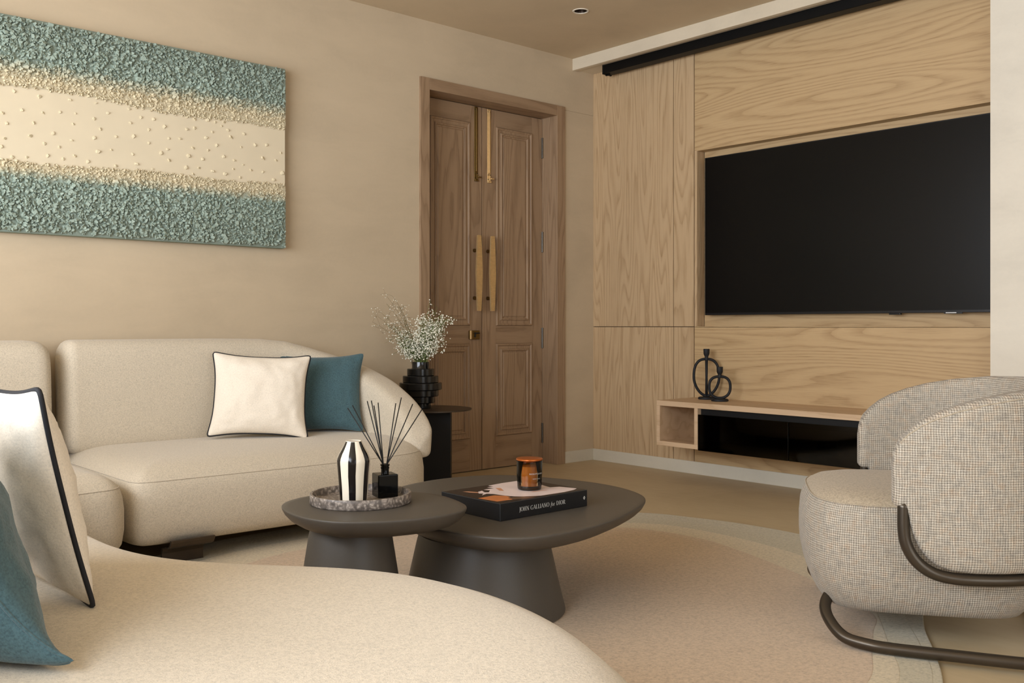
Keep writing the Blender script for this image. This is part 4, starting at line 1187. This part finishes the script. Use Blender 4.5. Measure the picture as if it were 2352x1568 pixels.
def spray(tip, nb, spread, ntip, rb, mat_acc, thick=0.0011):
    """a main stem from the vase neck with side branches ending in blossoms; local x is to the right as seen from the seats"""
    tip = Vector(tip)
    root = Vector((tip.x * 0.12 + rng.uniform(-.02, .02), rng.uniform(-.025, .025), -0.02))
    mid = Vector((tip.x * 0.35, tip.y * 0.4, tip.z * 0.62))
    st = bez(root, mid, tip, 8)
    tube('stem', st, [thick * (1.4 - 0.09 * k) for k in range(9)], M['leaf' if mat_acc is green else 'twig'], bq, 5)
    for b in range(nb):
        q = 0.35 + 0.65 * (b + 1) / nb
        base = st[min(8, int(q * 8))]
        d = Vector((rng.gauss(0, 1), rng.gauss(0, 1), rng.gauss(0.35, 0.8))).normalized() * spread * rng.uniform(0.5, 1.1)
        e = base + d
        if e.z < 0.03: e.z = 0.03 + rng.random() * 0.02
        br = bez(base, base + d * 0.5 + Vector((0, 0, 0.012)), e, 3)
        mat_acc.tube(br, 0.0006, 3)
        for k in range(ntip):
            t2 = e + Vector((rng.gauss(0, 1), rng.gauss(0, 1), rng.gauss(0.2, 0.8))) * spread * 0.30
            mat_acc.tube([e, t2], 0.0004, 3)
            if rb > 0 and rng.random() < 0.9:
                blooms.add(*octa(t2, rb * rng.uniform(0.65, 1.25)))
twigs = Acc()
# dense head leaning to the right
for k in range(34):
    a, h = rng.uniform(0, 2 * PI), rng.uniform(0.06, 0.27)
    r = 0.105 * math.sqrt(rng.random()) * (1.15 if h < 0.18 else 0.75)
    spray((0.045 + h * 0.22 - 0.02 + r * math.cos(a), r * math.sin(a), h), 11, 0.046, 6, 0.0042, green)
# lower left part of the head
for k in range(18):
    h = rng.uniform(0.05, 0.22)
    spray((-0.06 - rng.random() * 0.13 * (h / 0.2), rng.uniform(-0.06, 0.06), h), 10, 0.045, 5, 0.0037, green)
# two loose high sprays: upper left and the thin upright one at the right
for k in range(9):
    spray((-0.11 - rng.random() * 0.16, rng.uniform(-0.07, 0.07), rng.uniform(0.20, 0.37)), 9, 0.050, 3, 0.0028, twigs)
for k in range(2):
    spray((0.05 + 0.04 * k, rng.uniform(-0.02, 0.02), 0.33 - 0.03 * k), 9, 0.030, 2, 0.0038, green)
o = mesh_obj('branchlets', green.v, green.f, M['leaf'], bq, True); o['kind'] = 'stuff'
o = mesh_obj('dry_branchlets', twigs.v, twigs.f, M['twig'], bq, True); o['kind'] = 'stuff'
o = mesh_obj('blossoms', blooms.v, blooms.f, M['blossom'], bq, False); o['kind'] = 'stuff'

# ------------------------------------------------------------------ armchair (local x = facing direction, local +y = side towards the seats in front)
ch = empty('armchair', (-1.923, -3.074, 0), math.radians(125.2), 'tweed barrel armchair on a dark bronze tubular sled frame', 'armchair')
def superell(cx, cy, rx, ry, e, n):
    out = []
    for k in range(n):
        a = 2 * PI * k / n
        ca, sa = math.cos(a), math.sin(a)
        out.append((cx + math.copysign(abs(ca) ** (2 / e), ca) * rx, cy + math.copysign(abs(sa) ** (2 / e), sa) * ry))
    return [(p[0], p[1]) for p in resample([(x, y, 0) for x, y in out], n, True)]
so = superell(-0.05, 0.0, 0.325, 0.328, 3.6, 160)
prof = [(0.12, 0.094), (0.075, 0.096), (0.056, 0.101), (0.040, 0.119), (0.024, 0.148), (0.011, 0.184), (0.003, 0.222), (0.0, 0.262), (0.0, 0.31), (0.004, 0.355), (0.012, 0.385), (0.022, 0.402)]
rows = [[(x, y, z) for x, y in offset(so, i)] for i, z in prof]
v, f, u = grid(rows, True, True, False)
mesh_obj('seat_cushion', v, f, M['tweed'], ch, True, u)
prof2 = [(0.022, 0.402), (0.030, 0.408), (0.050, 0.420), (0.085, 0.429), (0.13, 0.434), (0.19, 0.436)]
rows = [[(x, y, z) for x, y in (offset(so, i) if i <= 0.035 else toward(so, 0.03, i, [(-0.10, 0.0), (0.0, 0.0)]))] for i, z in prof2]
v, f, u = grid(rows, True, False, True)
mesh_obj('seat_top', v, f, M['chair_top'], ch, True, u)
tube('seam', ring_at(so, 0.0205, 0.4025), 0.002, M['chair_top'], ch, 5, True)
# shell: one upholstered band from arm to arm round the back
half = [(0.062, 0.366), (0.02, 0.368), (-0.06, 0.370), (-0.14, 0.366), (-0.22, 0.348), (-0.30, 0.308), (-0.365, 0.24), (-0.405, 0.14), (-0.42, 0.0)]
pathp = [(x, y, 0) for x, y in half] + [(x, -y, 0) for x, y in half[-2::-1]]
P = resample(catmull(pathp, 14), 241)
n = len(P)
def lin(tab, s):
    for (a, va), (b, vb) in zip(tab, tab[1:]):
        if s <= b: return va + (vb - va) * max(0.0, (s - a)) / (b - a)
    return tab[-1][1]
TOP = [(0, 0.545), (0.008, 0.575), (0.02, 0.598), (0.04, 0.622), (0.07, 0.647), (0.11, 0.670), (0.16, 0.690), (0.22, 0.708), (0.30, 0.724), (0.42, 0.738), (0.62, 0.745)]
BOT = [(0, 0.418), (0.034, 0.418), (0.040, 0.385), (0.050, 0.348), (0.066, 0.312), (0.086, 0.285), (0.110, 0.266), (0.145, 0.254), (0.2, 0.249), (0.62, 0.247)]
L = [0.0]
for a_, b_ in zip(P, P[1:]): L.append(L[-1] + (b_ - a_).length)
rows = []
K = 56
for i in range(n):
    s = min(L[i], L[-1] - L[i])
    tg = (P[min(i + 1, n - 1)] - P[max(i - 1, 0)]).normalized()
    nr = Vector((tg.y, -tg.x, 0))
    zt, zb_ = lin(TOP, s), lin(BOT, s)
    th = 0.074 + 0.016 * min(1, s / 0.5)
    k = 1.0
    if s < 0.022: k = math.sqrt(max(0.0, 1 - (1 - s / 0.022) ** 2)) * 0.9 + 0.1
    w2, h = th / 2 * (0.35 + 0.65 * k), (zt - zb_) / 2 - (1 - k) * 0.012
    zc = (zt + zb_) / 2
    row = []
    for j in range(K):
        a = 2 * PI * (j + 0.5) / K
        ca, sa = math.cos(a), math.sin(a)
        x = math.copysign(abs(ca) ** (2 / 4.5), ca) * w2
        z = math.copysign(abs(sa) ** (2 / 9.0), sa) * h
        row.append(P[i] + nr * (-x) + Vector((0, 0, zc + z)))
    rows.append(row)
# wider spacing along z for even weave: uv from real lengths along the path and the height
v, f, _ = grid(rows, True, True, True)
uvs = []
for q in f:
    if len(q) == 4:
        cs = []
        js = [k % K for k in q]
        for k in q:
            i, j = divmod(k, K)
            z = v[k].z
            outer = K * 0.25 <= (j + 0.5) < K * 0.75
            cs.append((L[i], z + (0.0 if outer else 1.3)))
        uvs.append(tuple(cs))
    else: uvs.append(tuple((v[k].y, v[k].z) for k in q))
shell = mesh_obj('back_shell', v, f, M['tweed'], ch, True, uvs)
edge = [r[int(K * 0.36)] for r in rows[3:-3]]
w = tube('seam', [p + Vector((0, 0, 0.0)) for p in edge], 0.0018, M['chair_top'], shell, 5)
# upper rail tube hugging the lower edge of the shell
hr = [(0.036, 0.386, 0.430), (0.036, 0.386, 0.36), (0.028, 0.387, 0.315), (0.004, 0.388, 0.275), (-0.035, 0.388, 0.247), (-0.085, 0.387, 0.235), (-0.15, 0.382, 0.232), (-0.23, 0.362, 0.231), (-0.31, 0.320, 0.231), (-0.38, 0.25, 0.231), (-0.42, 0.145, 0.231), (-0.436, 0.0, 0.231)]
pts = [Vector(p) for p in hr] + [Vector((x, -y, z)) for x, y, z in hr[-2::-1]]
tube('arm_rail', catmull(pts, 6), 0.0160, M['tube'], ch, 16)
# sled base
R0 = RZ + 0.0165
sl = [(0.140, 0.150, 0.165), (0.198, 0.188, 0.132), (0.222, 0.228, 0.100), (0.212, 0.274, 0.068), (0.178, 0.320, 0.0405), (0.120, 0.352, R0 + 0.003), (0.05, 0.366, R0), (-0.1, 0.388, R0), (-0.25, 0.408, R0), (-0.33, 0.405, R0), (-0.39, 0.37, R0), (-0.425, 0.29, R0), (-0.43, 0.15, R0), (-0.43, 0.0, R0)]
pts = [Vector(p) for p in sl] + [Vector((x, -y, z)) for x, y, z in sl[-2::-1]]
tube('sled_base', catmull(pts, 6), 0.0162, M['tube'], ch, 16)
for y in (-0.2, 0.2):
    tube('strut', [(-0.436, y * 0.4, 0.231), (-0.45, y * 0.45, 0.13), (-0.43, y * 0.5, R0)], 0.012, M['tube'], ch, 10)
